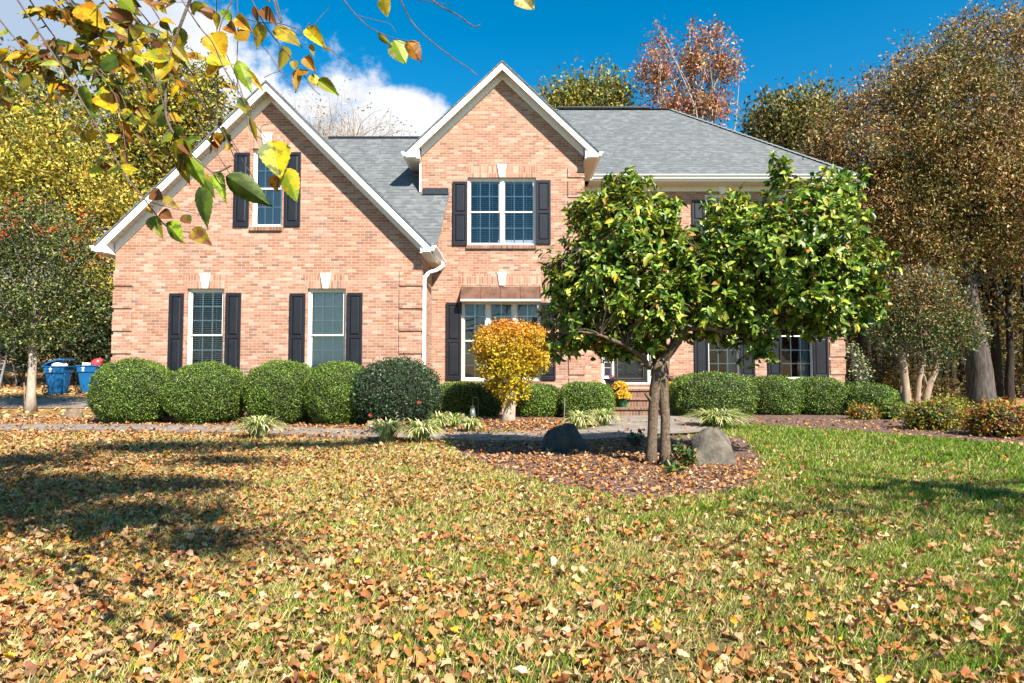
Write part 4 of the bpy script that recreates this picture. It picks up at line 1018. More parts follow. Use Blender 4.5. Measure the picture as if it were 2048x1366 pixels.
for (px, py) in ((742, 777), (761, 776), (791, 778), (838, 804), (758, 838), (766, 844), (740, 830), (809, 845), (822, 856), (749, 851)):
    Yf = 12.76 if py > 800 else 12.85
    q = W(px, py, Yf); n = 9; a = np.linspace(0, 2 * np.pi, n, endpoint=False) + random.random()
    T = np.stack([np.cos(a), -0.35 * np.ones(n), np.sin(a)], 1); P = np.repeat(np.array([[q.x, q.y, q.z]]), n, 0)
    leaves_mesh('flower', OV, P, T, np.tile([[0, -1, 0.2]], (n, 1)), 0.036, 0.8, pick([(0.42, 0.02, 0.02), (0.5, 0.05, 0.04)], n), M['leaf'], cam_, curl=-0.2)

def box_hedge(name, x0, x1, yt, Y, dep, label, seed, p=3.4, group=None, pal=GRN_BOX, wts=W_BOX, n=23000, size=0.045, **k):
    c, r = from_px(x0, x1, yt, 835, Y, dep)
    return shrub(name, label, 'hedge', c, r, n, size * 0.85, pal, wts, p=p, seed=seed, group=group, jitter=0.018, **k)
PAL_HOL = [(0.05, 0.11, 0.016), (0.10, 0.20, 0.03), (0.20, 0.32, 0.05), (0.32, 0.38, 0.16), (0.02, 0.04, 0.01)]
gb = 'clipped hedges along the front wall'
box_hedge('clipped_hedge', 864, 1000, 768, 16.3, 0.5, 'long clipped hedge in shade below the copper roofed window, behind the hanging lantern', 11, group=gb)
box_hedge('clipped_hedge', 1036, 1119, 773, 16.1, 0.52, 'small clipped hedge just right of the orange maple trunk', 12, group=gb)
box_hedge('clipped_hedge', 1121, 1223, 768, 15.9, 0.6, 'clipped hedge immediately left of the brick steps and yellow flowers', 13, p=3.0, group=gb)
box_hedge('clipped_hedge', 1346, 1500, 749, 15.9, 0.75, 'wide clipped hedge right of the steps behind the striped grass', 14, p=3.2, group=gb, n=24000)
box_hedge('clipped_hedge', 1493, 1592, 756, 17.0, 0.7, 'clipped hedge under the gap between the two right windows', 15, p=3.4, group=gb)
box_hedge('clipped_hedge', 1588, 1677, 758, 17.0, 0.7, 'clipped hedge under the rightmost ground floor window', 16, p=3.4, group=gb)
box_hedge('clipped_hedge', 1672, 1782, 768, 16.7, 0.75, 'rounded clipped shrub at the right corner of the house', 17, p=2.5, group=gb)
NAN = [(0.30, 0.30, 0.03), (0.42, 0.30, 0.03), (0.50, 0.20, 0.03), (0.12, 0.20, 0.03), (0.45, 0.07, 0.04)]
gn = 'low shrubs turning yellow and red in the right bed'
def nandina(x0, x1, yt, yb, label, seed, wts, n=3600, dep=None):
    g = G((x0 + x1) / 2, yb - 6); s = g.y / F; rx = (x1 - x0) / 2 * s; dp = dep or rx * 0.85; Y = g.y + dp * 0.75
    c, r = from_px(x0, x1, yt, yb, Y, dp)
    return shrub('low_shrub', label, 'shrub', c, r, n, 0.06, NAN, wts, p=2.3, seed=seed, group=gn, amp=0.14, jitter=0.06, mat=M['leaf'])
nandina(1703, 1748, 815, 846, 'small orange and yellow shrub in front of the rounded corner shrub', 21, [3, 3, 3, 3, 1], 1500)
nandina(1768, 1806, 808, 846, 'small green shrub left of the crape myrtle trunks', 22, [2, 0.4, 0.1, 7, 0], 1700)
nandina(1824, 1915, 808, 868, 'yellow green low shrub below the crape myrtle', 23, [5, 4, 1.5, 5, 0.3])
nandina(1876, 1936, 803, 856, 'yellow green low shrub behind and right of another, left of the oak trunk', 24, [4, 2, 1, 6, 0.3])
nandina(1950, 2060, 812, 882, 'red and orange low shrub cut by the right edge of the photo', 25, [2, 3, 4, 3, 3], 4500)
shrub('variegated_shrub', 'pale cream leaved shrub at the far right corner of the brick wall', 'shrub', (10.75, 19.9, 0.9), (0.32, 0.4, 1.0), 1900, 0.085, [(0.5, 0.52, 0.30), (0.35, 0.42, 0.16), (0.18, 0.26, 0.08)], [3, 3, 2], p=2.0, seed=26, amp=0.3, jitter=0.08, mat=M['leaf'], core='coreB')

# striped liriope clumps
def liriope(px0, px1, yb, label, nb=260, pale=1.0, yadd=0.0):
    g = G((px0 + px1) / 2, yb - 5); wd = (px1 - px0) / 2 * g.y / F
    t = thing('liriope_clump', label, 'ornamental grass', (g.x, g.y, 0), 'striped liriope clumps along the path')
    nseg = 5; V = []; Fc = []; Cc = []
    for i in range(nb):
        a = random.uniform(0, 2 * math.pi); L = wd * random.uniform(1.1, 1.7); wdt = random.uniform(0.010, 0.018); lean = random.uniform(0.35, 1.0)
        bx_, by_ = g.x + random.gauss(0, wd * 0.13), g.y + random.gauss(0, wd * 0.13)
        dx, dy = math.cos(a), math.sin(a); sx_, sy_ = -dy * wdt, dx * wdt
        cc = random.choice([(0.72, 0.70, 0.34), (0.62, 0.66, 0.22), (0.76, 0.72, 0.42), (0.25, 0.36, 0.07), (0.40, 0.48, 0.12)]); v = random.uniform(0.75, 1.1) * pale
        b0 = len(V)
        for k in range(nseg + 1):
            u = k / nseg; rr = L * (0.25 + 0.75 * lean) * (u ** 1.1); zz = min(L * 1.5, 0.66) * (1.35 - 0.15 * lean) * (u - (0.35 + 0.55 * lean) * u * u)
            ww = (1 - u ** 2.2) ** 0.7 + 0.04
            zz = max(zz, 0.008)
            V += [(bx_ + dx * rr + sx_ * ww, by_ + dy * rr + sy_ * ww, zz), (bx_ + dx * rr - sx_ * ww, by_ + dy * rr - sy_ * ww, zz)]
            Cc += [tuple(x * 0.85 * v * (0.8 + 0.2 * u) for x in cc)] * 2
        for k in range(nseg): Fc.append((b0 + 2 * k, b0 + 2 * k + 1, b0 + 2 * k + 3, b0 + 2 * k + 2))
    me = bpy.data.meshes.new('blades'); me.from_pydata([(x - g.x, y - g.y, z) for x, y, z in V], [], Fc)
    at = me.attributes.new('col', 'FLOAT_COLOR', 'POINT'); at.data.foreach_set('color', np.concatenate([np.array(Cc), np.ones((len(Cc), 1))], 1).astype(np.float32).ravel())
    me.materials.append(M['grass']); o = bpy.data.objects.new('blades', me); link(o, t)
for a in ((474, 562, 882, 'striped grass clump on the lawn edge below the middle clipped shrubs'), (733, 812, 889, 'striped grass clump beside the small path light, below the camellia'),
          (806, 882, 890, 'striped grass clump right of the one by the path light, on the lawn side'), (855, 903, 863, 'striped grass clump at the foot of the camellia, on the right'),
          (886, 934, 862, 'pale striped grass clump left of the hanging lantern', 200), (917, 964, 870, 'small striped grass clump nearest the lantern, front edge of the bed', 200),
          (1128, 1190, 866, 'striped grass clump behind the dark boulder'), (1168, 1238, 860, 'bright striped grass clump between dark boulder and entry pad'),
          (1376, 1492, 860, 'large striped grass clump right of the steps', 420)):
    liriope(*a)

# ================================================================== ROCKS, LIGHTS, POTS
def rock(name, label, x0, x1, yt, yb, mat, prof, dep=0.35, seed=1, sub=4):
    g = G((x0 + x1) / 2, yb); a = W(x0, yb, g.y); b = W(x1, yt, g.y); wd = (b.x - a.x) / 2; hg = b.z
    bm = bmesh.new(); bmesh.ops.create_icosphere(bm, subdivisions=sub, radius=1)
    for v in bm.verts:
        p = np.array(v.co)[None, :]
        f = 1 + 0.09 * float(lump(p * 1.6, 1, seed)[0]) + 0.035 * float(lump(p * 5, 1, seed + 2)[0]) + 0.015 * float(lump(p * 13, 1, seed + 5)[0])
        v.co = v.co * f
        # silhouette: height factor by x
        u = (v.co.x + 1) / 2; hh = float(np.interp(u, [q[0] for q in prof], [q[1] for q in prof]))
        z = v.co.z; rr_ = math.sqrt(max(0.0, 1 - min(1, v.co.x ** 2)))
        v.co.z = ((z / max(rr_, 0.25)) * hh if z > 0 else z * 0.15)
        v.co.x *= wd; v.co.y *= dep * (1 + 0.2 * (1 - max(z, 0))); v.co.z *= hg
        # flat cleaved front
        if v.co.y < -dep * 0.7: v.co.y = -dep * 0.7 + (v.co.y + dep * 0.7) * 0.3
    me = bpy.data.meshes.new(name); bm.to_mesh(me); bm.free(); me.materials.append(mat)
    for p in me.polygons: p.use_smooth = True
    o = bpy.data.objects.new(name, me); link(o); o.location = (g.x, g.y + dep * 0.5, 0.0)
    return tag(o, label, 'boulder')
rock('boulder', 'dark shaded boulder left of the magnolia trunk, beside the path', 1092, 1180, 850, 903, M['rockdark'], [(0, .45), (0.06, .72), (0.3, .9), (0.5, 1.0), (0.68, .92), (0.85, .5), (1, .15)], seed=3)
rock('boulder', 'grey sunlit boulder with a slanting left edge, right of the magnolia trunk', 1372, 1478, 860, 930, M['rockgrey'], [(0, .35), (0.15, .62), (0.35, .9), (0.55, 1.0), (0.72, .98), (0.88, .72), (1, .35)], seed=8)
rock('boulder', 'small brown rock half buried in leaves left of the first clipped shrub', 124, 158, 815, 838, M['rockbrown'], [(0, .5), (0.5, 1), (1, .5)], dep=0.2, seed=12)

# hanging lantern on a hook
g = G(945, 838); g = Vector((W(945, 836, 13.6).x, 13.6, 0))
lt = thing('hook_lantern', 'glass lantern hanging from a thin black hook before the shaded hedge', 'lantern', g)
mb = MB(); zt = W(945, 799, 13.6).z
mb.tube([(g.x + 0.12, g.y, 0), (g.x + 0.12, g.y, zt), (g.x + 0.10, g.y, zt + 0.05), (g.x + 0.04, g.y, zt + 0.05), (g.x, g.y, zt), (g.x, g.y, zt - 0.08)], 0.006, 6); mb.build('hook', M['iron'], lt)
zb = W(945, 835, 13.6).z; z2 = W(945, 815, 13.6).z
mb = MB(); mb.lathe(g.x, g.y, [(0.045, zb), (0.07, zb + 0.015), (0.066, zb + 0.06), (0.045, z2)], 14); mb.build('glass', M['lanternglass'], lt, smooth=True)
mb = MB(); mb.lathe(g.x, g.y, [(0.06, z2 - 0.005), (0.058, z2 + 0.01), (0.03, z2 + 0.03), (0.012, z2 + 0.05), (0.01, z2 + 0.09)], 14); mb.build('cap', M['iron'], lt)
# small stake lights
def stake(px, yb, yt, Y, label, woodcap=False, shade=True):
    q = W(px, yb, Y); q.z = 0; h = W(px, yt, Y).z
    t = thing('path_light', label, 'garden light', q)
    mb = MB(); mb.tube([(q.x - 0.02, q.y, 0), (q.x, q.y, h - 0.10)], 0.009, 6); mb.build('stake', M['greymetal'], t)
    if shade: mb = MB(); mb.lathe(q.x, q.y, [(0.02, h - 0.13), (0.03, h - 0.11), (0.09, h - 0.095), (0.085, h - 0.075), (0.03, h - 0.06)], 14); mb.build('lamp_shade', M['greymetal'], t)
    if woodcap: mb = MB(); mb.frustum(q.x, q.y, h - 0.075, h, 0.035, 0.035, 0.045, 0.045); mb.build('cap', M['wood'], t)
stake(740, 880, 842, 11.6, 'small grey stake light with a wooden top left of the striped grass', True)
q = W(1130, 830, 15.0)
stake(868, 850, 829, 12.7, 'small grey stake light at the right foot of the camellia')
stake(1130, 850, 786, 13.8, 'thin dark stake standing in the gap between two hedges left of the steps', shade=False)

# flower pots
def mum(px, py, yb, Y, zb, label, r=0.2):
    q = W(px, py, Y); t = thing('mum_pot', label, 'flower pot', (q.x, Y, zb), 'yellow chrysanthemums in green pots on the steps')
    mb = MB(); mb.lathe(q.x, Y, [(0.09, zb), (0.13, zb + 0.15), (0.14, zb + 0.15), (0.14, zb + 0.18), (0.12, zb + 0.18)], 18); mb.build('pot', M['pot_green'], t, smooth=False)
    n = 900; d = rdir(n); d[:, 2] = np.abs(d[:, 2]) * 1.0 - 0.15; P = np.array([[q.x, Y, zb + 0.27]]) + d * np.array([[r, r, r * 0.85]]) * RNG.uniform(0.8, 1.02, (n, 1))
    leaves_mesh('flowers', RH, P, unit(rdir(n) + d), unit(d + 0.5 * rdir(n)), 0.05, 0.8, pick([(0.85, 0.52, 0.03), (0.9, 0.65, 0.06), (0.75, 0.34, 0.03)], n), M['leaf'], t)
    n = 350; d = rdir(n); P = np.array([[q.x, Y, zb + 0.24]]) + d * r * 0.75
    leaves_mesh('foliage', RH, P, rdir(n), rdir(n), 0.06, 0.5, pick([(0.08, 0.15, 0.03)], n), M['leaf'], t)
mum(1246, 812, 820, 16.22, 0.225, 'yellow chrysanthemum in a green pot on the left of the lowest step', 0.21)
mum(1240, 796, 800, 16.7, 0.45, 'orange yellow chrysanthemum behind the left one, a step higher', 0.19)
mum(1344, 812, 820, 16.22, 0.225, 'yellow chrysanthemum in a green pot right of the magnolia trunk', 0.21)
mum(1336, 796, 800, 16.7, 0.45, 'yellow chrysanthemum behind the right one, a step higher', 0.18)
def planter(px, Y, label, flower=None):
    q = W(px, 775, Y); zt = W(px, 757, Y).z; zb = 0.68
    t = thing('black_planter', label, 'planter', (q.x, Y, zb), 'tall black planters beside the front door')
    mb = MB(); mb.lathe(q.x, Y, [(0.12, zb), (0.17, zt - 0.06), (0.21, zt - 0.05), (0.215, zt), (0.19, zt), (0.18, zt - 0.03)], 22); mb.build('pot', M['pot_black'], t)
    mb = MB(); mb.lathe(q.x, Y, [(0.175, zt - 0.05), (0.17, zt - 0.028)], 22); mb.build('soil', M['soil'], t)
    n = 110; P = np.array([[q.x + 0.02, Y, zt + 0.03]]) + np.clip(RNG.normal(size=(n, 3)), -1.5, 1.5) * np.array([[0.05, 0.03, 0.03]])
    leaves_mesh('flowers', RH, P, rdir(n), rdir(n), 0.04, 0.8, pick(flower, n), M['leaf'], t)
planter(1222, 17.3, 'black planter with a few magenta flowers left of the front door', [(0.6, 0.02, 0.25), (0.08, 0.15, 0.03)])
planter(1340, 17.3, 'black planter with sparse orange flowers right of the front door', [(0.6, 0.15, 0.1), (0.10, 0.15, 0.03)])

# ================================================================== BINS, LADDER
def bin_(px, yb, Y, label, open_lid, rot=0.15):
    q = W(px, yb, Y); z0 = gz(q.x, Y) + 0.0
    t = thing('wheeled_bin', label, 'recycling bin', (q.x, Y, z0), 'blue wheeled bins by the drive')
    t.rotation_euler = (0, 0, rot)
    X, Yc_ = q.x, Y; hb = 0.97
    mb = MB(); mb.frustum(X, Yc_, z0 + 0.03, z0 + hb - 0.22, 0.26, 0.28, 0.36, 0.36); mb.frustum(X, Yc_, z0 + hb - 0.24, z0 + hb, 0.385, 0.40, 0.41, 0.42)
    mb.frustum(X + 0.34, Yc_ - 0.10, z0 + 0.05, z0 + hb - 0.25, 0.03, 0.14, 0.055, 0.18)
    body = mb.build('body', M['blue'], t, bevel=0.02)
    mb = MB(); mb.box(X - 0.44, X + 0.44, Yc_ - 0.45, Yc_ - 0.40, z0 + hb - 0.035, z0 + hb + 0.005); mb.box(X - 0.44, X + 0.44, Yc_ + 0.41, Yc_ + 0.45, z0 + hb - 0.035, z0 + hb + 0.005); mb.box(X - 0.46, X - 0.41, Yc_ - 0.4, Yc_ + 0.41, z0 + hb - 0.035, z0 + hb + 0.005); mb.box(X + 0.41, X + 0.46, Yc_ - 0.4, Yc_ + 0.41, z0 + hb - 0.035, z0 + hb + 0.005); mb.build('rim', M['blue'], t, bevel=0.01)
    if open_lid:
        mb = MB(); a = [(X - 0.47, z0 + hb + 0.02), (X - 0.2, z0 + hb + 0.16), (X + 0.12, z0 + hb + 0.25), (X + 0.42, z0 + hb + 0.25), (X + 0.42, z0 + hb + 0.20), (X + 0.12, z0 + hb + 0.19), (X - 0.2, z0 + hb + 0.10), (X - 0.47, z0 + hb - 0.02)]
        mb.extr(a[::-1], Yc_ - 0.43, Yc_ + 0.43); mb.build('lid', M['blue'], t, bevel=0.01)
        n = (0.10, 0.02)
        mb = MB(); mb.lathe(X + 0.08, Yc_ - 0.1, [(0.30, z0 + hb - 0.05), (0.31, z0 + hb + 0.06), (0.22, z0 + hb + 0.13), (0.08, z0 + hb + 0.16)], 14); mb.build('rubbish_bag', M['white_bag'], t, smooth=True)
    else:
        mb = MB(); mb.lathe(X + 0.22, Yc_, [(0.20, z0 + hb - 0.05), (0.24, z0 + hb + 0.06), (0.23, z0 + hb + 0.12), (0.17, z0 + hb + 0.20), (0.04, z0 + hb + 0.24)], 12); mb.v = [(a + random.gauss(0, .03) + max(0, c - z0 - hb) * .5, b, c + random.gauss(0, .02)) for a, b, c in mb.v]; mb.build('rubbish_bag', M['red_bag'], t, smooth=True)
        mb = MB(); mb.box(X - 0.22, X + 0.05, Yc_ - 0.3, Yc_ - 0.1, z0 + hb - 0.02, z0 + hb + 0.09); mb.build('carton', M['white_bag'], t, bevel=0.01)
    for yy in (-0.32, 0.32):
        mb = MB(); xc = X - 0.34; zc_ = z0 + 0.14
        ring = [(xc + 0.125 * math.cos(k * math.pi / 8), Yc_ + yy, zc_ + 0.125 * math.sin(k * math.pi / 8)) for k in range(17)]; mb.tube(ring, 0.022, 6); wl = mb.build('wheel', M['rubber'], t)
        mb = MB()
        for k in range(6): mb.tube([(xc, Yc_ + yy, zc_), (xc + 0.11 * math.cos(k * math.pi / 3), Yc_ + yy, zc_ + 0.11 * math.sin(k * math.pi / 3))], 0.012, 5)
        mb.build('rim', M['iron'], wl)
    # white flower emblem with a line of lettering under it
    yf = Yc_ - 0.42; mb = MB(); ex, ez = X - 0.12, z0 + hb - 0.10
    for k in range(5):
        a = math.pi / 2 + k * 2 * math.pi / 5; pts = []
        for rr, da in ((0.018, 0.55), (0.050, 0.42), (0.068, 0.0), (0.050, -0.42), (0.018, -0.55)): pts.append((ex + rr * math.cos(a + da), yf, ez + rr * math.sin(a + da)))
        mb.poly(pts)
    for k in range(5): mb.box(ex - 0.055 + k * 0.023, ex - 0.055 + k * 0.023 + 0.017, yf, yf + 0.002, ez - 0.105, ez - 0.08)
    mb.build('emblem', M['white'], t)
    t.scale = (0.78, 0.8, 1.02)
    return t
bin_(116, 789, 22.0, 'blue wheeled bin with its lid propped open over a white bag', True)
bin_(180, 784, 22.6, 'blue wheeled bin stuffed with a red bag, nearer the house', False)
def ladder():
    Y = 24.5; q = W(2, 780, Y); z0 = gz(q.x, Y)
    t = thing('step_ladder', 'aluminium step ladder with a blue top at the far left edge', 'ladder', (q.x, Y, z0))
    z1 = W(2, 690, Y).z; h = z1 - z0
    for s, w0, w1 in ((-1, 0.30, 0.19), (1, 0.30, 0.19)):
        mb = MB(); mb.tube([(q.x + s * w0 - 0.1, Y - 0.35, z0), (q.x + s * w1 + 0.05, Y, z1)], 0.035, 4); mb.build('rail', M['greymetal'], t)
        mb = MB(); mb.tube([(q.x + s * w0 - 0.1, Y + 0.55, z0), (q.x + s * w1 + 0.05, Y + 0.05, z1)], 0.025, 4); mb.build('leg', M['greymetal'], t)
    for k in range(1, 7):
        u = k / 7; xc = q.x - 0.1 + 0.15 * u; ww = 0.30 - 0.11 * u; mb = MB(); mb.box(xc - ww, xc + ww, Y - 0.35 * (1 - u) - 0.05, Y - 0.35 * (1 - u) + 0.04, z0 + h * u - 0.02, z0 + h * u + 0.02); mb.build('step', M['greymetal'], t)
    mb = MB(); mb.box(q.x - 0.18, q.x + 0.30, Y - 0.12, Y + 0.18, z1 - 0.12, z1 + 0.05); mb.build('top_tray', M['blue'], t, bevel=0.02)
ladder()

# ================================================================== TREES
def tree_base(name, label, x, y, group=None, z=None):
    return thing(name, label, 'tree', (x, y, gz(x, y) if z is None else z), group)

# ---- maple, orange and yellow
mpx = W(1018, 840, 14.6)
mt_ = thing('maple_tree', 'small round maple with orange top and yellow lower leaves before the triple window', 'tree', (mpx.x, 14.6, 0))
mb = MB(); x, y = mpx.x, 14.6
mb.tube([(x - 0.03, y, -0.05), (x, y, 0.12), (x + 0.03, y, 0.35), (x + 0.03, y, 0.62), (x + 0.02, y, 0.85)], [0.22, 0.15, 0.125, 0.115, 0.11], 12)
for k in range(9):
    a = random.uniform(0, 6.28); limb(mb, (x + 0.02, y, 0.7), (x + 0.55 * math.cos(a), y + 0.45 * math.sin(a), random.uniform(1.2, 2.2)), 0.05, 0.012, wob=0.15)
mb.build('trunk', M['bark_pale'], mt_, smooth=True)
Ym = 14.6; mc = W(1024, 640, Ym)
mbl = [B(1020, 695, 72, 50, Ym, 0.75), B(1015, 735, 58, 45, Ym, 0.65), B(1078, 715, 28, 34, Ym, 0.4), B(975, 690, 30, 38, Ym, 0.4), B(1022, 782, 36, 26, Ym, 0.4), B(1000, 765, 30, 24, Ym, 0.4), B(1080, 672, 28, 20, Ym, 0.35), B(1020, 665, 60, 24, Ym, 0.5)]
zlo, zhi = W(1024, 740, Ym).z, W(1024, 650, Ym).z
def mapcol(P, c):
    t = np.clip((P[:, 2] - zlo) / (zhi - zlo) + RNG.normal(scale=0.22, size=len(P)) + 0.2 * lump(P * 2.0) - 0.22, 0, 1)[:, None]
    yel = pick([(0.70, 0.45, 0.02), (0.78, 0.58, 0.03), (0.48, 0.40, 0.03), (0.24, 0.26, 0.03)], len(P), [4, 4, 3, 2]); org = pick([(0.82, 0.26, 0.03), (0.85, 0.40, 0.05), (0.60, 0.16, 0.03)], len(P), [4, 4, 1])
    return yel * (1 - t) + org * t
crown(mt_, mbl, 2000, 12, 0.045, 0.062, 0.55, [(1, 1, 1)], None, M['leaf'], seed=4, inner=0.33, wcol=mapcol, name='crown')

# ---- magnolia in the island bed
MY = 7.85
base = G(1320, 925); base = Vector((W(1316, 925, MY).x, MY, 0))
mg = thing('magnolia_tree', 'twin stemmed magnolia with broad glossy green and yellowing leaves in the round mulch bed', 'tree', base)
mb = MB()
def Q(px, py, dy=0.0): return W(px, py, MY + dy)
mb.tube([Q(1302, 935), Q(1303, 905), Q(1305, 860), Q(1306, 825), Q(1310, 780), Q(1318, 745), Q(1321, 715)], [0.095, 0.068, 0.060, 0.060, 0.07, 0.09, 0.10], 14)
mb.tube([Q(1332, 938, -0.05), Q(1331, 905, -0.05), Q(1330, 865, -0.04), Q(1331, 840, -0.03), Q(1328, 805), Q(1324, 760), Q(1325, 715)], [0.115, 0.070, 0.056, 0.058, 0.062, 0.08, 0.09], 14)
mb.tube([Q(1304, 806), Q(1297, 795, -0.05), Q(1291, 787, -0.08)], [0.03, 0.022, 0.02], 8)
mb.tube([Q(1331, 836), Q(1336, 834, -0.02)], [0.03, 0.02], 8)
mains = []
def ml(pts, r0, r1):
    pts = [Q(*p) for p in pts]; mb.tube(pts, [r0 + (r1 - r0) * (i / (len(pts) - 1)) ** 0.7 for i in range(len(pts))], 10, cap=False); mains.append(pts)
ml([(1320, 725), (1345, 695, -0.1), (1365, 665, -0.2), (1380, 640, -0.2), (1400, 600, -0.1)], 0.075, 0.04)
ml([(1375, 655, -0.2), (1420, 655, -0.3), (1450, 665, -0.35), (1490, 640, -0.3), (1540, 610, -0.3), (1600, 560, -0.2)], 0.05, 0.02)
ml([(1318, 725), (1300, 690, 0.1), (1280, 640, 0.1), (1270, 590, 0), (1255, 520, 0), (1240, 440, 0)], 0.065, 0.015)
ml([(1322, 725), (1325, 680, 0.2), (1335, 620, 0.3), (1370, 560, 0.3), (1440, 500, 0.2), (1510, 430, 0.1), (1560, 350, 0)], 0.07, 0.012)
ml([(1300, 735, -0.05), (1285, 715, -0.2), (1250, 690, -0.4), (1200, 670, -0.5), (1140, 660, -0.4), (1100, 670, -0.3)], 0.04, 0.01)
ml([(1400, 600, -0.1), (1460, 545, -0.2), (1540, 500, -0.3), (1620, 470, -0.2), (1700, 420, 0)], 0.045, 0.012)
ml([(1490, 640, -0.3), (1580, 620, -0.2), (1660, 600, -0.1), (1740, 600, 0)], 0.03, 0.01)
ml([(1270, 590), (1220, 540, -0.2), (1170, 500, -0.3), (1120, 520, -0.2)], 0.035, 0.01)
ml([(1320, 700, 0.2), (1300, 620, 0.6), (1260, 540, 0.9), (1210, 450, 1.0)], 0.04, 0.01)
ml([(1350, 640, 0.4), (1430, 560, 0.8), (1540, 480, 1.0), (1640, 420, 1.1)], 0.04, 0.01)
mb.build('trunk', M['bark_mag'], mg, smooth=True)
mbl = [B(1245, 470, 120, 92, MY, 0.9), B(1210, 560, 128, 85, MY, 1.0), B(1300, 610, 130, 75, MY, 0.95), B(1160, 640, 80, 55, MY, 0.6), B(1195, 675, 75, 28, MY, 0.5), B(1235, 700, 50, 20, MY, 0.4), B(1140, 600, 60, 50, MY, 0.5), B(1290, 690, 45, 25, MY, 0.5), B(1470, 640, 75, 45, MY, 0.6), B(1640, 640, 90, 40, MY, 0.6), B(1330, 440, 58, 60, MY, 0.5), B(1388, 560, 65, 65, MY, 0.8), B(1388, 490, 45, 40, MY, 0.5), B(1350, 500, 50, 60, MY, 0.6), B(1188, 420, 58, 50, MY, 0.5),
       B(1590, 470, 130, 100, MY, 1.0), B(1520, 520, 145, 110, MY, 1.1), B(1440, 500, 75, 75, MY, 0.7), B(1655, 545, 108, 85, MY, 0.9), B(1590, 600, 130, 60, MY, 0.9), B(1640, 400, 72, 62, MY, 0.6), B(1690, 365, 40, 28, MY, 0.3), B(1560, 350, 27, 42, MY, 0.25),
       B(1450, 420, 50, 40, MY, 0.4), B(1420, 620, 90, 60, MY, 0.8), B(1500, 670, 58, 40, MY, 0.4), B(1525, 700, 28, 24, MY, 0.25), B(1715, 620, 68, 36, MY, 0.5), B(1120, 690, 42, 26, MY, 0.3), B(1270, 690, 60, 25, MY, 0.4), B(1545, 310, 10, 12, MY, 0.1), B(1725, 345, 10, 18, MY, 0.1), B(1255, 370, 60, 24, MY, 0.4)]
c, d, bi = blob_pts(mbl, 5600, 0.42, 2); stray = RNG.random(len(c)) < 0.07; c = c + d * (stray * RNG.uniform(0.05, 0.22, len(c)))[:, None]
# keep the gap between the two lobes where the upper shutter shows
sc = F / c[:, 1]; ppx = 1024 + c[:, 0] * sc; ppy = 742 - (c[:, 2] - H) * sc
keep = ~((ppx > 1362) & (ppx < 1412) & (ppy < 452 - (ppx - 1362) * 0.1)); keep &= ~((ppy > 700) & (ppx > 1290) & (ppx < 1470))
c, d = c[keep], d[keep]
tip_dir = unit(d * 0.8 + rdir(len(c)) * 0.45 + np.array([0, 0, 0.35]))
per = 7; n = len(c) * per
pos = np.repeat(c, per, 0); td = np.repeat(tip_dir, per, 0)
rr = rdir(n); side = unit(np.cross(td, rr))
T = unit(td * RNG.uniform(0.1, 0.9, (n, 1)) + side * 0.9 + np.array([0, 0, -0.25])); N = unit(td * 0.9 + rdir(n) * 0.35 + np.array([0, 0, 0.3]))
pos = pos + td * RNG.uniform(-0.09, 0.02, (n, 1))
pal = [(0.06, 0.125, 0.014), (0.13, 0.225, 0.022), (0.24, 0.34, 0.035), (0.42, 0.48, 0.06), (0.60, 0.42, 0.05), (0.50, 0.20, 0.05)]
col = pick(pal, n, [4.5, 5.5, 5, 3.6, 0.5, 0.3], 0.18)
leftish = np.repeat(np.clip((1.9 - c[:, 0]) / 1.6, 0, 1) * np.clip((c[:, 2] - 1.9) / 1.2, 0, 1), per)
mixy = (RNG.random(n) < 0.45 * leftish)[:, None]
col = np.where(mixy, pick([(0.33, 0.35, 0.045), (0.42, 0.36, 0.04), (0.55, 0.38, 0.05)], n, [5, 3, 1]), col)
leaves_mesh('crown', OV, pos, T, N, 0.108 * RNG.uniform(0.5, 1.2, n), RNG.uniform(0.42, 0.56, n), col, M['leafgloss'], mg, curl=RNG.normal(-0.12, 0.16, n), fold=RNG.uniform(0.4, 2.0, n))
# twigs from the main limbs to the shoots
mb = MB(); allp = [p for m_ in mains for p in m_]
ap = np.array([[p.x, p.y, p.z] for p in allp])
for k in range(0, len(c), 4):
    j = np.argmin(((ap - c[k]) ** 2).sum(1) + RNG.uniform(0, 0.25, len(ap))); mb_p = limb(mb, allp[j], c[k], 0.011, 0.004, n=4, wob=0.15, seg=4)
mb.build('twigs', M['bark_mag'], mg)

# sprouts at its foot
def seedling(px, py, label, n, r, hgt, pal):
    g = G(px, py); t = thing('leafy_sprout', label, 'plant', g); mb = MB(); tips = []
    for k in range(9):
        a = random.uniform(0, 6.28); q = (g.x + r * math.cos(a) * random.uniform(.3, 1), g.y + r * math.sin(a) * random.uniform(.3, 1), hgt * random.uniform(.4, 1)); pts = limb(mb, g, q, 0.006, 0.003, 5, 0.1, seg=4); tips.append(pts)
    mb.build('stems', M['bark_twig'], t); P = np.array([tuple(ipt(random.choice(tips), random.uniform(0.3, 1))) for _ in range(n)])
    leaves_mesh('foliage', OV, P + RNG.normal(scale=0.02, size=P.shape), unit(rdir(n) + [0, 0, .2]), unit(rdir(n) + [0, 0, 1.0]), 0.07 * RNG.uniform(.6, 1.2, n), 0.45, pick(pal, n), M['leafgloss'], t)
seedling(1372, 935, 'leafy green sprout at the right foot of the magnolia', 260, 0.22, 0.33, [(0.04, 0.09, 0.02), (0.09, 0.15, 0.03), (0.30, 0.22, 0.05)])
seedling(1268, 893, 'dark leafy sprout left of the magnolia trunk', 150, 0.24, 0.24, [(0.03, 0.06, 0.015), (0.06, 0.11, 0.02)])
seedling(1345, 948, 'low sprout in front of the magnolia trunk', 70, 0.15, 0.10, [(0.06, 0.12, 0.02), (0.12, 0.18, 0.03)])

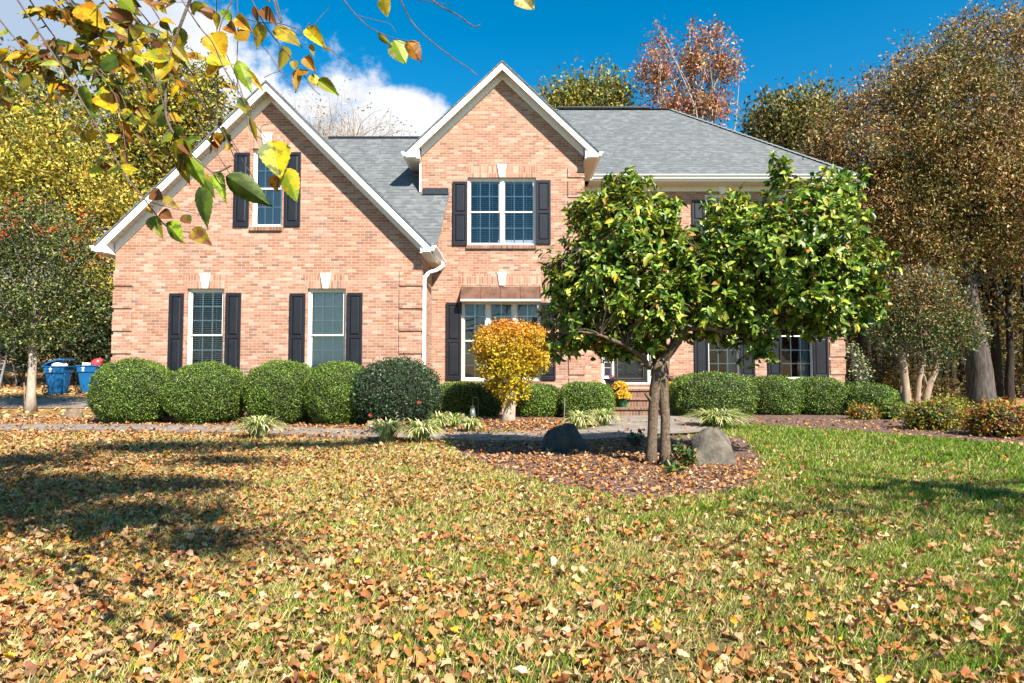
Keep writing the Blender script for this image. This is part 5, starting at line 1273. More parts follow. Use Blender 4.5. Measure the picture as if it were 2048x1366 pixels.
# ---- crape myrtle
cy = 16.2; cm = thing('crape_myrtle', 'multi stemmed crape myrtle with smooth tan trunks right of the house', 'tree', (W(1840, 830, cy).x, cy, 0))
mb = MB()
def Qc(px, py, dy=0): return W(px, py, cy + dy)
for pts, r0, r1 in (([(1814, 838), (1813, 800), (1809, 760), (1806, 720), (1795, 680)], 0.13, 0.07), ([(1806, 836, .1), (1803, 800, .1), (1806, 770)], 0.09, 0.06), ([(1838, 838), (1834, 800), (1838, 760), (1847, 720), (1850, 690)], 0.08, 0.05), ([(1846, 836), (1852, 795), (1860, 765), (1870, 745), (1872, 720), (1880, 690)], 0.10, 0.05), ([(1852, 770), (1845, 745), (1850, 715)], 0.05, 0.035)):
    P = [Qc(*p) for p in pts]; mb.tube(P, [r0 + (r1 - r0) * i / (len(P) - 1) for i in range(len(P))], 9)
cb = [B(1845, 620, 85, 75, cy, 0.9), B(1790, 660, 55, 50, cy, 0.6), B(1900, 650, 60, 55, cy, 0.7), B(1830, 575, 60, 42, cy, 0.7), B(1930, 672, 35, 24, cy, 0.4), B(1860, 700, 62, 34, cy, 0.6), B(1790, 610, 40, 40, cy, .5)]
pts_, _, _ = blob_pts(cb, 40, 0.4)
for q in pts_: limb(mb, Qc(random.choice([1806, 1850, 1872]), 715), tuple(q), 0.03, 0.008, 5, 0.1, seg=5)
mb.build('trunk', M['bark_crape'], cm, smooth=True)
zc1 = W(0, 560, cy).z
def crapecol(P, c):
    t = (P[:, 2] > zc1 - 0.9 + RNG.normal(scale=0.5, size=len(P))) & (RNG.random(len(P)) < 0.5)
    return np.where(t[:, None], pick([(0.33, 0.17, 0.06), (0.26, 0.17, 0.05), (0.40, 0.20, 0.08)], len(P)), c)
crown(cm, cb, 1500, 13, 0.09, 0.075, 0.5, [(0.05, 0.085, 0.022), (0.10, 0.15, 0.04), (0.24, 0.28, 0.09), (0.32, 0.20, 0.06)], [3, 4, 2.4, 1.2], M['leafgloss'], seed=6, inner=0.4, wcol=crapecol)

# ---- big oak on the right
OY = 20.5; ok_ = thing('oak_tree', 'huge brown leaved oak filling the upper right, with a thick grey leaning trunk', 'tree', (W(1960, 815, OY).x, OY, 0))
mb = MB()
def Qo(px, py, dy=0): return W(px, py, OY + dy)
mb.tube([Qo(1962, 825), Qo(1962, 790), Qo(1959, 740), Qo(1953, 690), Qo(1946, 645), Qo(1940, 610), Qo(1935, 570)], [0.55, 0.40, 0.36, 0.31, 0.27, 0.25, 0.24], 18)
mb.tube([Qo(1972, 752), Qo(1977, 745, -0.2)], [0.2, 0.08], 8)
tops = []
for pts, r0 in (([(1935, 575), (1915, 520), (1880, 470, 1), (1840, 430, 1.5), (1800, 380, 2)], 0.10), ([(1935, 575), (1925, 500, .5), (1900, 400, 1), (1850, 280, 1), (1800, 200, 1)], 0.17), ([(1938, 575), (1965, 520, 1), (1990, 440, 2), (2000, 330, 2), (1990, 250, 2)], 0.12),
                ([(1938, 580), (1985, 540, 1.0), (2060, 480, 1.5), (2160, 400, 2)], 0.12), ([(1930, 560), (1860, 510, 1), (1790, 480, 1.5), (1740, 430, 2)], 0.10), ([(1935, 570), (1925, 500, 1.5), (1900, 400, 2), (1890, 330, 2)], 0.12)):
    P = [Qo(*p) for p in pts]; mb.tube(P, [r0 * (1 - 0.75 * i / (len(P) - 1)) for i in range(len(P))], 9); tops.append(P)
obl = [B(1710, 235, 85, 62, OY, 2.0), B(1800, 155, 80, 50, OY, 2.0), B(1890, 120, 90, 55, OY, 2.2), B(1660, 300, 60, 60, OY, 1.6), B(1930, 70, 50, 50, OY, 1.8), B(1880, 330, 120, 90, OY, 3.4), B(1950, 170, 150, 120, OY, 3.0), B(1850, 260, 160, 110, OY, 3.2), B(1760, 340, 130, 95, OY, 2.8), B(2030, 320, 150, 150, OY, 3.4), B(1900, 420, 170, 110, OY, 3.2), B(1750, 450, 120, 90, OY, 2.4), B(1690, 310, 85, 62, OY, 1.8), B(2010, 490, 130, 75, OY, 2.5), B(1830, 520, 95, 60, OY, 2.0), B(2040, 90, 95, 90, OY, 2.2), B(1800, 190, 90, 60, OY, 2.0), B(2120, 300, 120, 200, OY, 3), B(1650, 420, 60, 60, OY, 1.5)]
pts_, _, _ = blob_pts(obl, 130, 0.35)
for q in pts_:
    s = random.choice(tops); limb(mb, ipt(s, random.uniform(0.25, 0.95)), tuple(q), 0.045, 0.010, 6, 0.12, seg=5)
mb.build('trunk', M['bark_oak'], ok_, smooth=True)
def oakcol(P, c):
    g = np.clip(0.5 + 0.9 * lump(P * 0.55, 1.0, 4) + RNG.normal(scale=.25, size=len(P)), 0, 1)[:, None]
    ol = pick([(0.20, 0.19, 0.035), (0.32, 0.27, 0.06), (0.12, 0.12, 0.025), (0.42, 0.36, 0.12)], len(P), [4, 3, 3, 1.5])
    return np.where(RNG.random((len(P), 1)) < g * 0.6, ol, c)
crown(ok_, obl, 6800, 22, 0.16, 0.115, 0.42, [(0.32, 0.15, 0.045), (0.46, 0.27, 0.09), (0.17, 0.11, 0.03), (0.72, 0.50, 0.24), (0.11, 0.055, 0.02), (0.26, 0.20, 0.04)], [5, 5, 3, 2, 3, 2.4], M['leaf'], seed=8, inner=0.42, droop=0.6, up=0.2, clusjit=0.5, wcol=oakcol)

# ---- generic tree, for the ones behind
def back_tree(name, label, px, Y, blobs, trunk_r, nclus, per, spread, size, pal, wts, asp=0.5, group=None, inner=0.4, bark='bark_dark', limbs=26, seed=3, wcol=None, mat='leaf', asp2=None, up=0.4):
    x = W(px, 742, Y).x; z0 = gz(x, Y)
    t = tree_base(name, label, x, Y, group)
    bl = [B(*b[:4], Y, b[4]) for b in blobs]
    top = max(b[2] for b in bl); lo = min(b[2] - b[5] for b in bl)
    cx_ = sum(b[0] for b in bl) / len(bl)
    mb = MB(); tp = limb(mb, (x, Y, z0 - 0.2), (cx_, Y, top), trunk_r, trunk_r * 0.2, 9, 0.03, seg=9)
    P, _, _ = blob_pts(bl, limbs, 0.3)
    for q in P: limb(mb, ipt(tp, random.uniform(0.35, 0.9)), tuple(q), trunk_r * (0.12 if limbs > 200 else 0.3), 0.008 if limbs > 200 else 0.015, 6, 0.2 if limbs > 200 else 0.12, seg=5)
    mb.build('trunk', M[bark], t, smooth=True)
    if nclus: crown(t, bl, nclus, per, spread, size, asp, pal, wts, M[mat], seed=seed, inner=inner, wcol=wcol, up=up)
    return t
RED = [(0.42, 0.15, 0.07), (0.50, 0.26, 0.10), (0.34, 0.24, 0.06), (0.55, 0.34, 0.22), (0.40, 0.08, 0.07)]
back_tree('red_autumn_tree', 'slender tree with red and orange leaves above the main roof ridge', 1385, 42, [(1318, 150, 40, 62, 2), (1390, 130, 42, 66, 2), (1440, 125, 34, 50, 1.8), (1345, 215, 66, 34, 2), (1425, 215, 45, 40, 2), (1318, 82, 20, 34, 1.5), (1388, 55, 12, 22, 1), (1462, 150, 22, 36, 1.2), (1290, 130, 22, 34, 1), (1425, 70, 14, 22, 1)], 0.3, 900, 9, 0.26, 0.25, RED, [4, 4, 3, 3, 2], group=None, inner=0.55, bark='bark_pale', limbs=60)
YG = [(0.36, 0.32, 0.04), (0.22, 0.25, 0.035), (0.48, 0.36, 0.06), (0.12, 0.15, 0.03), (0.5, 0.30, 0.08)]
back_tree('yellow_green_tree', 'yellow green tree top just right of the tall middle gable', 1150, 44, [(1120, 205, 55, 40, 2.5), (1165, 185, 50, 38, 2.5), (1215, 175, 40, 38, 2), (1240, 200, 30, 45, 2), (1165, 225, 100, 30, 2.5)], 0.3, 620, 11, 0.40, 0.30, [(0.26, 0.26, 0.04), (0.34, 0.30, 0.05), (0.12, 0.16, 0.03), (0.4, 0.24, 0.06)], [4, 3, 3, 1], inner=0.5, limbs=40)
back_tree('bare_tree', 'nearly bare twiggy tree behind the roof between the two gables', 660, 36, [(620, 240, 60, 50, 2), (680, 235, 60, 55, 2), (745, 250, 60, 40, 2), (800, 270, 30, 20, 1)], 0.22, 60, 8, 0.3, 0.16, [(0.42, 0.30, 0.15), (0.5, 0.36, 0.2)], [1, 1], bark='bark_pale', limbs=240, inner=0.3)
back_tree('olive_tree_top', 'olive green tree rising behind the right end of the hip roof', 1560, 32, [(1560, 250, 70, 45, 3), (1530, 225, 40, 30, 2), (1600, 230, 60, 45, 3), (1640, 250, 60, 50, 2), (1560, 300, 75, 50, 3)], 0.3, 900, 12, 0.32, 0.25, [(0.20, 0.19, 0.04), (0.30, 0.24, 0.06), (0.10, 0.12, 0.03), (0.34, 0.22, 0.08)], [4, 3, 3, 1.5])
gl = 'yellowing trees behind the left wing'
back_tree('yellow_tree', 'tall yellow and green tree whose round top stands behind the left rake', 330, 30, [(330, 170, 95, 75, 3), (290, 250, 110, 90, 3), (390, 230, 75, 80, 3), (330, 340, 130, 90, 3), (250, 360, 90, 100, 3), (430, 170, 30, 50, 1.5)], 0.35, 2300, 12, 0.26, 0.22, [(0.42, 0.36, 0.04), (0.25, 0.27, 0.035), (0.55, 0.40, 0.06), (0.10, 0.13, 0.025), (0.5, 0.25, 0.06)], [4, 4, 2, 3, 1], group=gl)
back_tree('yellow_tree', 'bright yellow feathery tree left of the wing wall, from eave height down', 190, 26, [(120, 380, 150, 110, 3), (230, 430, 90, 80, 2.5), (200, 540, 100, 100, 2.5), (190, 640, 70, 60, 2), (60, 300, 110, 80, 3), (-30, 420, 120, 160, 3)], 0.25, 2600, 13, 0.20, 0.17, [(0.50, 0.40, 0.045), (0.36, 0.33, 0.04), (0.62, 0.46, 0.08), (0.16, 0.18, 0.03), (0.5, 0.27, 0.05)], [5, 4, 3, 3, 1.4], group=gl, seed=5)
back_tree('yellow_tree', 'pale yellow tree at the upper left edge, partly behind birch twigs', 40, 34, [(40, 200, 130, 90, 3), (-60, 260, 120, 140, 3), (130, 260, 90, 80, 3), (0, 340, 130, 90, 3)], 0.35, 1500, 12, 0.3, 0.25, YG, [4, 4, 3, 2, 1], group=gl, seed=6)

# holly with red berries and its pale trunk by the drive
hx = W(62, 824, 16.9).x; hy = 16.9
hl = thing('holly_tree', 'red berried holly with a slim pale trunk beside the drive on the left', 'tree', (hx, hy, gz(hx, hy)))
mb = MB(); z0 = gz(hx, hy)
tp = [W(61, 826, hy), W(62, 790, hy), W(64, 750, hy), W(66, 715, hy), W(64, 690, hy), W(72, 640, hy), W(70, 560, hy), W(66, 460, hy)]
mb.tube(tp, [0.17, 0.11, 0.10, 0.095, 0.09, 0.07, 0.05, 0.02], 10)
mb.tube([W(68, 700, hy), W(84, 690, hy - .1), W(95, 678, hy - .1)], [0.035, 0.025, 0.015], 6); mb.tube([W(49, 822, hy - 0.1), W(48, 765, hy - 0.1)], [0.008, 0.006], 5)
hb = [B(85, 450, 85, 60, hy, 1.2), B(60, 540, 100, 80, hy, 1.3), B(110, 610, 85, 60, hy, 1.2), B(30, 640, 80, 50, hy, 1.1), B(150, 520, 55, 60, hy, .9), B(-20, 500, 70, 110, hy, 1.2), B(80, 672, 80, 25, hy, .8)]
P, _, _ = blob_pts(hb, 60, .3)
for q in P: limb(mb, ipt(tp, random.uniform(.6, .98)), tuple(q), 0.025, 0.006, 5, .12, seg=5)
mb.build('trunk', M['bark_pale'], hl, smooth=True)
crown(hl, hb, 2000, 13, 0.12, 0.085, 0.5, [(0.07, 0.095, 0.025), (0.09, 0.14, 0.035), (0.20, 0.23, 0.06), (0.34, 0.30, 0.06), (0.02, 0.03, 0.012)], [4, 4, 2, 1.5, 2], M['leafgloss'], seed=12, inner=.4)
hbB = [B(100, 440, 75, 50, hy, 1.2), B(180, 500, 30, 35, hy, .9), B(40, 480, 60, 40, hy, 1.2)]
c_, _, _ = blob_pts(hbB, 85, .12); nb = 12 * len(c_); P = np.repeat(c_, 12, 0) + RNG.normal(size=(nb, 3)) * 0.06; P[:, 1] -= 0.15
leaves_mesh('berries', RH, P, rdir(nb), unit(rdir(nb) + [0, -1, .5]), 0.045, 1.0, pick([(0.55, 0.04, 0.015), (0.62, 0.10, 0.02)], nb), M['leaf'], hl)

# ---- dark evergreen bank below them and the wood on the right
gw = 'trees of the wood right of the house'
def understorey(name, label, blobs, Y, n, pal, wts, size=0.16, spread=.25, seed=1, per=10):
    bl = [B(*b[:4], Y, b[4]) for b in blobs]; x = bl[0][0]; t = thing(name, label, 'shrub', (x, Y, gz(x, Y)))
    mb = MB()
    for q, _, _ in (blob_pts(bl, 1) for _ in range(24)): limb(mb, (q[0][0] + random.uniform(-.4, .4), Y, gz(q[0][0], Y) - .1), tuple(q[0]), 0.05, 0.012, 6, .08, seg=5)
    mb.build('stems', M['bark_dark'], t); crown(t, bl, n, per, spread, size, .5, pal, wts, M['leaf'], seed=seed, inner=.45, name='foliage')
understorey('evergreen_thicket', 'dark evergreen thicket behind the blue bins', [(120, 680, 110, 60, 1.5), (10, 660, 110, 70, 1.5), (190, 680, 60, 80, 1.5), (150, 620, 90, 60, 1.5), (-60, 640, 90, 90, 1.5)], 25.0, 2400, [(0.03, 0.05, 0.015), (0.05, 0.08, 0.02), (0.12, 0.12, 0.03), (0.015, 0.02, 0.01)], [4, 3, 1, 3], .16, .22)
trunks = [(1712, 24, 'bark_dark', .16), (1728, 30, 'bark_pale', .10), (1752, 34, 'bark_dark', .22), (1775, 27, 'bark_dark', .15), (1795, 38, 'bark_dark', .25), (1885, 30, 'bark_dark', .16), (1905, 36, 'bark_dark', .2), (1925, 28, 'bark_dark', .12), (1995, 26, 'bark_dark', .22), (2018, 24, 'bark_dark', .18), (2040, 31, 'bark_dark', .2), (2062, 25, 'bark_dark', .2), (1985, 34, 'bark_dark', .18), (1740, 42, 'bark_dark', .2), (1870, 42, 'bark_dark', .2), (1950, 44, 'bark_dark', .24), (2030, 40, 'bark_dark', .22), (1830, 34, 'bark_dark', .17)]
names_ = ['first', 'second']
desc = ['left of the crape myrtle, nearest the house corner', 'pale and thin, by the cream leaved shrub', 'thick, deep in the wood left of the crape myrtle', 'behind the left edge of the crape myrtle crown', 'far back, behind the crape myrtle', 'thin, between crape myrtle and oak trunk', 'reddish, just left of the oak trunk', 'thin, touching the left side of the oak trunk', 'dark, just right of the oak trunk', 'reddish brown, halfway from oak trunk to the right edge', 'dark, near the right edge', 'dark, cut by the right edge', 'deep behind the right side of the oak trunk', 'far back near the house corner', 'far back left of the oak trunk', 'far back behind the oak trunk', 'far back near the right edge', 'slim, behind the crape myrtle stems']
WD = [(0.09, 0.085, 0.02), (0.20, 0.14, 0.03), (0.30, 0.20, 0.04), (0.05, 0.06, 0.018), (0.32, 0.12, 0.03)]
for i, (px, Y, bk, r) in enumerate(trunks):
    s = 24 / Y
    back_tree('woodland_tree', 'straight woodland trunk, ' + desc[i], px, Y, [(px + random.uniform(-15, 15), 480 + random.uniform(-40, 40), 75 * s, 110 * s, 1.8), (px + random.uniform(-40, 40), 380 + random.uniform(-40, 60), 90 * s, 80 * s, 2), (px + random.uniform(-30, 30), 620, 60 * s, 55 * s, 1.5)], r, 190, 10, .3, .22, WD, [4, 3, 1.6, 4, .8], group=gw, bark=bk, limbs=10, seed=i)
understorey('woodland_bush', 'yellow and brown undergrowth behind the crape myrtle', [(1790, 770, 90, 45, 2), (1870, 780, 80, 40, 2), (1740, 740, 60, 60, 2)], 26, 520, WD, [4, 3, 3, 4, 1], .15, .25)
understorey('woodland_bush', 'brown and green undergrowth right of the oak trunk', [(2010, 760, 60, 60, 2), (2050, 700, 60, 80, 2), (1990, 700, 40, 40, 2)], 27, 420, WD, [4, 3, 1, 4, 1], .15, .25)
def far_wood(name, x0, x1, Y, z0, z1, n, pal, wts, label_kind):
    P = np.stack([RNG.uniform(x0, x1, n), Y + RNG.normal(scale=3.0, size=n), RNG.uniform(0, 1, n) ** 0.9], 1)
    topz = z1 * (0.8 + 0.18 * np.sin(P[:, 0] * 0.35) + 0.12 * np.sin(P[:, 0] * 0.93 + 1)); P[:, 2] = z0 + P[:, 2] * (topz - z0)
    m = 12; Q_ = np.repeat(P, m, 0) + RNG.normal(size=(n * m, 3)) * .55
    o = leaves_mesh(name, RH, Q_, rdir(n * m), unit(rdir(n * m) + [0, -.6, .5]), .55 * RNG.uniform(.6, 1.3, n * m), .6, np.clip(pick(pal, n * m, wts) * np.repeat(RNG.uniform(.6, 1.4, (n, 1)), m, 0), .003, .9), M['leaf'])
    tag(o, kind='stuff')
far_wood('distant_wood', 12, 75, 52, 0, 9.5, 3600, [(0.05, 0.055, 0.015), (0.11, 0.09, 0.02), (0.20, 0.13, 0.03), (0.025, 0.03, 0.01)], [4, 3, 1, 3], '')
far_wood('distant_wood_left', -85, -14, 50, 2, 9, 3200, [(0.10, 0.11, 0.025), (0.22, 0.20, 0.04), (0.34, 0.28, 0.05), (0.04, 0.05, 0.015)], [4, 3, 2, 3], '')

# ================================================================== LAWN AND FALLEN LEAVES
def in_poly(P, loop):
    x, y = P[:, 0], P[:, 1]; inside = np.zeros(len(P), bool); n = len(loop)
    for i in range(n):
        x1, y1 = loop[i]; x2, y2 = loop[(i + 1) % n]
        c = ((y1 > y) != (y2 > y)) & (x < (x2 - x1) * (y - y1) / (y2 - y1 + 1e-12) + x1); inside ^= c
    return inside
path_loop = dn + up[::-1]
def hard(P): return in_poly(P, path_loop) | in_poly(P, pad) | (P[:, 1] > 15.0) & (P[:, 0] > -9.6)
def beds(P): return in_poly(P, island) | in_poly(P, front_bed) | in_poly(P, right_bed) | in_poly(P, lawn_edge)
def band(n, y0, y1, half=0.86):
    y = np.sqrt(RNG.uniform(y0 ** 2, y1 ** 2, n)); x = RNG.uniform(-1, 1, n) * (y * half + 0.35); return np.stack([x, y, 0 * x], 1)
def vnoise(P, s, seed=0): return lump(np.stack([P[:, 0], P[:, 1], 0 * P[:, 0] + seed], 1), s, seed)
def green_amt(P):
    g = 0.40 + 0.07 * P[:, 0] + 0.18 * vnoise(P, 1.1, 3) + 0.20 * vnoise(P, 3.9, 5)
    return np.clip(g, 0.05, 0.97)
GV, GC, GF = [], [], []
def grass(n, y0, y1, h, wd):
    P = band(n, y0, y1); P = P[~(hard(P) | beds(P))]
    ga = green_amt(P); m = len(P)
    dens = RNG.random(m) < (0.55 + 0.45 * ga); P = P[dens]; ga = ga[dens]; m = len(P)
    isg = RNG.random(m) < ga
    gcol = pick([(0.12, 0.23, 0.015), (0.19, 0.33, 0.022), (0.34, 0.43, 0.04), (0.07, 0.13, 0.01)], m, [4, 4, 2, 2])
    scol = pick([(0.62, 0.50, 0.18), (0.76, 0.64, 0.30), (0.48, 0.40, 0.12), (0.52, 0.49, 0.11)], m, [3, 3, 2, 3])
    col = np.where(isg[:, None], gcol, scol)
    a = RNG.uniform(0, 2 * np.pi, m); lean = RNG.uniform(0.2, 1.1, m); hh = h * RNG.uniform(0.45, 1.2, m) * (0.75 + 0.6 * ga)
    T = np.stack([np.cos(a) * lean, np.sin(a) * lean, np.ones(m)], 1); N = unit(np.stack([np.cos(a + 1.57 + RNG.normal(size=m) * .5), np.sin(a + 1.57), 0.4 + 0 * a], 1))
    return P, T, N, hh, wd / hh, col
GR = [grass(100000, 1.7, 4.2, 0.048, 0.0045), grass(120000, 4.2, 7.5, 0.048, 0.0075), grass(100000, 7.5, 13.2, 0.05, 0.012)]
cat = [np.concatenate([g[i] for g in GR]) for i in range(6)]
BL = (np.array([(0, 0.5, 0), (0, -0.5, 0), (0.6, 0.32, 0.12), (0.6, -0.32, 0.12), (1, 0, 0.35)], float), [(0, 1, 2), (1, 3, 2), (2, 3, 4)])
o = leaves_mesh('grass', BL, cat[0], cat[1], cat[2], cat[3], cat[4], cat[5], M['grass']); tag(o, kind='stuff')

def fallen(n, y0, y1, dens_fn, size, pal, wts, zoff=0.006, tilt=0.45):
    P = band(n, y0, y1); k = RNG.random(n) < dens_fn(P); P = P[k]; m = len(P)
    P[:, 2] = zoff + RNG.uniform(0, 0.03, m); on = hard(P); P[on, 2] = 0.05
    a = RNG.uniform(0, 2 * np.pi, m); T = np.stack([np.cos(a), np.sin(a), RNG.normal(0, tilt * 0.5, m)], 1)
    N = unit(np.stack([RNG.normal(0, tilt, m), RNG.normal(0, tilt, m), np.ones(m)], 1))
    return P, T, N, size * RNG.uniform(0.35, 1.4, m), RNG.uniform(0.5, 0.95, m), pick(pal, m, wts, 0.16)
def dl_(P):
    x, y = P[:, 0], P[:, 1]
    d = np.where(x < -0.5, 0.45 - 0.07 * (x + .5), np.clip(0.38 - 0.06 * x, .17, 1)) + 0.17 * vnoise(P, 1.5, 11) + 0.17 * vnoise(P, 4.0, 13) + 0.22 * np.clip((4.2 - y) / 2.5, 0, 1)
    d = np.where((x > 1.5) & (y > 4.5), d * np.clip(1.15 - 0.20 * (x - 1.5) - 0.06 * (y - 4.5), 0.12, 1), d)
    d = d * np.where((y > 7.0), 0.85, 1.0) * np.where((y > 9.5), 0.7, 1.0)
    b = beds(P); isl = in_poly(P, island)
    d = np.where(b, 0.62, d); d = np.where(isl, 0.40, d); d = np.where(b & (x > 2) & (y > 8), 0.10, d); d = np.where(hard(P), np.where(P[:, 0] < 1, 0.13, 0.03), d)
    d = np.where(~b & (y > 11.8) & (x < -1), 0.7 * d, d)
    return np.clip(d, 0.01, 0.97)
LP = [(0.50, 0.27, 0.12), (0.60, 0.37, 0.19), (0.37, 0.145, 0.05), (0.55, 0.23, 0.06), (0.64, 0.46, 0.27), (0.20, 0.09, 0.045), (0.60, 0.33, 0.03)]
LWt = [5, 4, 4, 3.4, 1.2, 2, 0.5]
FL = [fallen(26000, 1.7, 4.5, dl_, 0.042, LP, LWt), fallen(50000, 4.5, 8.5, dl_, 0.042, LP, LWt), fallen(52000, 8.5, 15.2, dl_, 0.056, LP, LWt)]
cat = [np.concatenate([g[i] for g in FL]) for i in range(6)]
m = len(cat[0])
BL_ = DR
o = leaves_mesh('fallen_leaves', BL_, cat[0], cat[1], cat[2], cat[3], cat[4], cat[5], M['leafdry'], curl=RNG.normal(0.05, 0.3, m), fold=RNG.uniform(-1.5, 2.5, m), crumple=0.055); tag(o, kind='stuff')
# leaf litter over the drive edge and the ground behind it on the left
n = 15000; P = np.stack([RNG.uniform(-24, -9.9, n), RNG.uniform(15.0, 40, n) , np.zeros(n)], 1); P = P[~((P[:, 1] > 17.7) & (P[:, 1] < 20.4) & (RNG.random(len(P)) < .93))]
P[:, 2] = gzv(P[:, 0], P[:, 1]) + 0.03; n = len(P); a = RNG.uniform(0, 6.28, n)
o = leaves_mesh('leaf_litter', RH, P, np.stack([np.cos(a), np.sin(a), RNG.normal(0, .3, n)], 1), unit(np.stack([RNG.normal(0, .5, n), RNG.normal(0, .5, n), np.ones(n)], 1)), .13 * RNG.uniform(.5, 1.3, n), .7, pick([(0.60, 0.40, 0.16), (0.70, 0.50, 0.22), (0.45, 0.20, 0.07)], n, [4, 4, 3]), M['leafdry']); tag(o, kind='stuff')

# ================================================================== BIRCH OVER THE CAMERA
bt_x, bt_y = -4.6, 0.9
bi = thing('birch_tree', 'birch with drooping twigs and green, yellow and brown leaves, nearest tree, upper left', 'tree', (bt_x, bt_y, 0))
mb = MB()
trunk = [Vector((bt_x, bt_y, -0.1)), Vector((bt_x + .1, bt_y, 1.5)), Vector((bt_x + .25, bt_y + .1, 3.2)), Vector((bt_x + .4, bt_y + .2, 5.0)), Vector((bt_x + .6, bt_y + .2, 7.2))]
mb.tube(trunk, [.2, .16, .14, .11, .05], 12)
hubs = []
for (tx, ty, tz, s) in ((0.6, 2.1, 3.4, .45), (-1.2, 2.6, 3.6, .4), (-2.8, 3.2, 4.4, .5), (-3.2, 5.2, 5.6, .6), (-1.2, 1.6, 4.8, .6), (-5.2, 4.0, 5.4, .55), (0.3, 1.2, 4.2, .5), (-2.2, 2.3, 3.2, .4), (0.9, -.3, 4.9, .6), (-.1, 5.2, 5.2, .6), (-.6, 3.6, 4.9, .6), (1.2, -1.3, 4.9, .6), (-2.6, 4.6, 5.1, .7)):
    hubs.append(limb(mb, ipt(trunk, s), (tx, ty, tz), .055, .014, 9, .08, sag=-0.08, seg=7))
mb.build('trunk', M['bark_pale'], bi, smooth=True)
def Wd(px, py, Y): return W(px, py, Y)
tw = MB(); tips = []
def twig(pts, Y, r=0.0028, r1=0.0012, Y1=None):
    Y1 = Y if Y1 is None else Y1
    P = [Wd(p[0], p[1], Y + (Y1 - Y) * i / (len(pts) - 1)) for i, p in enumerate(pts)]
    # smooth
    Q = []
    for i in range(len(P) - 1):
        p0, p1, p2, p3 = P[max(i - 1, 0)], P[i], P[i + 1], P[min(i + 2, len(P) - 1)]
        for k in range(4):
            t = k / 4; Q.append(0.5 * ((2 * p1) + (p2 - p0) * t + (2 * p0 - 5 * p1 + 4 * p2 - p3) * t * t + (3 * p1 - p0 - 3 * p2 + p3) * t ** 3))
    Q.append(P[-1]); n = len(Q)
    tw.tube(Q, [r + (r1 - r) * i / (n - 1) for i in range(n)], 6, cap=False); tips.append(Q)
    if pts[0][1] <= 0:      # carry it on up to the nearest limb
        s = Q[0]; h = min((q for hb_ in hubs for q in hb_), key=lambda q: (q - s).length + 3 * max(0, s.z + .2 - q.z))
        tw.tube([s, s.lerp(h, .5) + Vector((0, 0, .12)), h], [r, r * 1.4, r * 2], 5, cap=False)
twig([(384, -10), (352, 75), (335, 140), (331, 220), (342, 258), (357, 277)], 1.35, .0034, .0022)
twig([(357, 277), (392, 318), (425, 345), (452, 372)], 1.35, .002, .0014)
twig([(425, 345), (440, 343), (463, 331)], 1.35, .002, .0016)
twig([(357, -10), (400, 55), (425, 85), (450, 140), (484, 195), (505, 240), (520, 262), (540, 286)], 1.55, .002)
twig([(520, 262), (527, 250), (558, 247)], 1.55, .001, .0007)
twig([(540, 286), (560, 325), (580, 350)], 1.5, .0012)
twig([(470, -10), (443, 45), (442, 80), (475, 160), (490, 210), (500, 260), (545, 290)], 1.65, .0016)
twig([(474, -10), (476, 60), (474, 130), (476, 190)], 1.7, .0013)
twig([(433, -10), (434, 120), (434, 260), (427, 285)], 1.8, .0016)
twig([(546, -10), (553, 22), (562, 45)], 1.6, .003, .002); twig([(551, -10), (560, 30), (564, 45)], 1.62, .002)
twig([(480, 33), (520, 45), (560, 47), (610, 65), (640, 85), (700, 130), (703, 143)], 1.7, .0016, .0008)
twig([(500, -8), (530, 50), (560, 90), (595, 130), (620, 170), (640, 190)], 1.7, .0017, .001)
twig([(560, 50), (600, 68), (618, 62), (640, 35), (660, 13)], 1.7, .0012, .0007)
twig([(618, 46), (612, 65), (625, 68)], 1.7, .0016, .001)
twig([(682, -8), (712, 30), (745, 58), (790, 77), (840, 84)], 1.75, .0018, .001)
twig([(712, 30), (750, 40), (780, 48), (792, 66)], 1.75, .001, .0007)
twig([(798, -8), (820, 38), (850, 72), (900, 112), (935, 135), (956, 152)], 1.8, .0022, .0012)
twig([(856, -8), (880, 12), (915, 30), (948, 53), (962, 48)], 1.8, .0024, .0014)
twig([(812, -4), (860, 4), (905, 11)], 1.8, .0013, .0008)
twig([(335, 140), (300, 75), (260, 40)], 1.5, .0008, .0005)
twig([(528, 155), (560, 143), (590, 157)], 1.55, .0009, .0006)
twig([(500, 60), (540, 110), (565, 150), (585, 172)], 1.7, .0008)
# long thin hanging twigs on the left
for k in range(17):
    x0 = random.uniform(-80, 330); L = random.uniform(180, 430); sl = random.uniform(0.35, 0.8); Y = random.uniform(1.7, 2.9)
    pts = [(x0, -10)]; steps = 5
    for i in range(1, steps + 1): pts.append((x0 + sl * L * (i / steps) ** 0.8 + random.uniform(-8, 8), L * (i / steps)))
    twig(pts, Y, .0024 * Y / 1.7, .0010)
twig([(30, -8), (120, 130), (215, 290), (250, 350), (290, 400), (325, 445), (345, 458), (390, 465), (420, 457)], 1.6, .0026, .0012)
twig([(275, 395), (320, 410), (370, 422), (398, 428)], 1.6, .0012, .0008); twig([(150, 100), (230, 190), (255, 330), (268, 390)], 1.8, .0018, .001)
for k in range(16):      # twiggy mesh near the upper left corner
    x0 = random.uniform(-30, 260); y0 = random.uniform(-10, 120); a = random.uniform(-0.2, 0.9); L = random.uniform(90, 240); Y = random.uniform(1.8, 2.6)
    twig([(x0, y0), (x0 + L * .5 * math.cos(a), y0 + L * .5 * math.sin(a) + random.uniform(-10, 10)), (x0 + L * math.cos(a), y0 + L * math.sin(a))], Y, .0012, .0006)
tw.build('twigs', M['bark_twig'], bi)
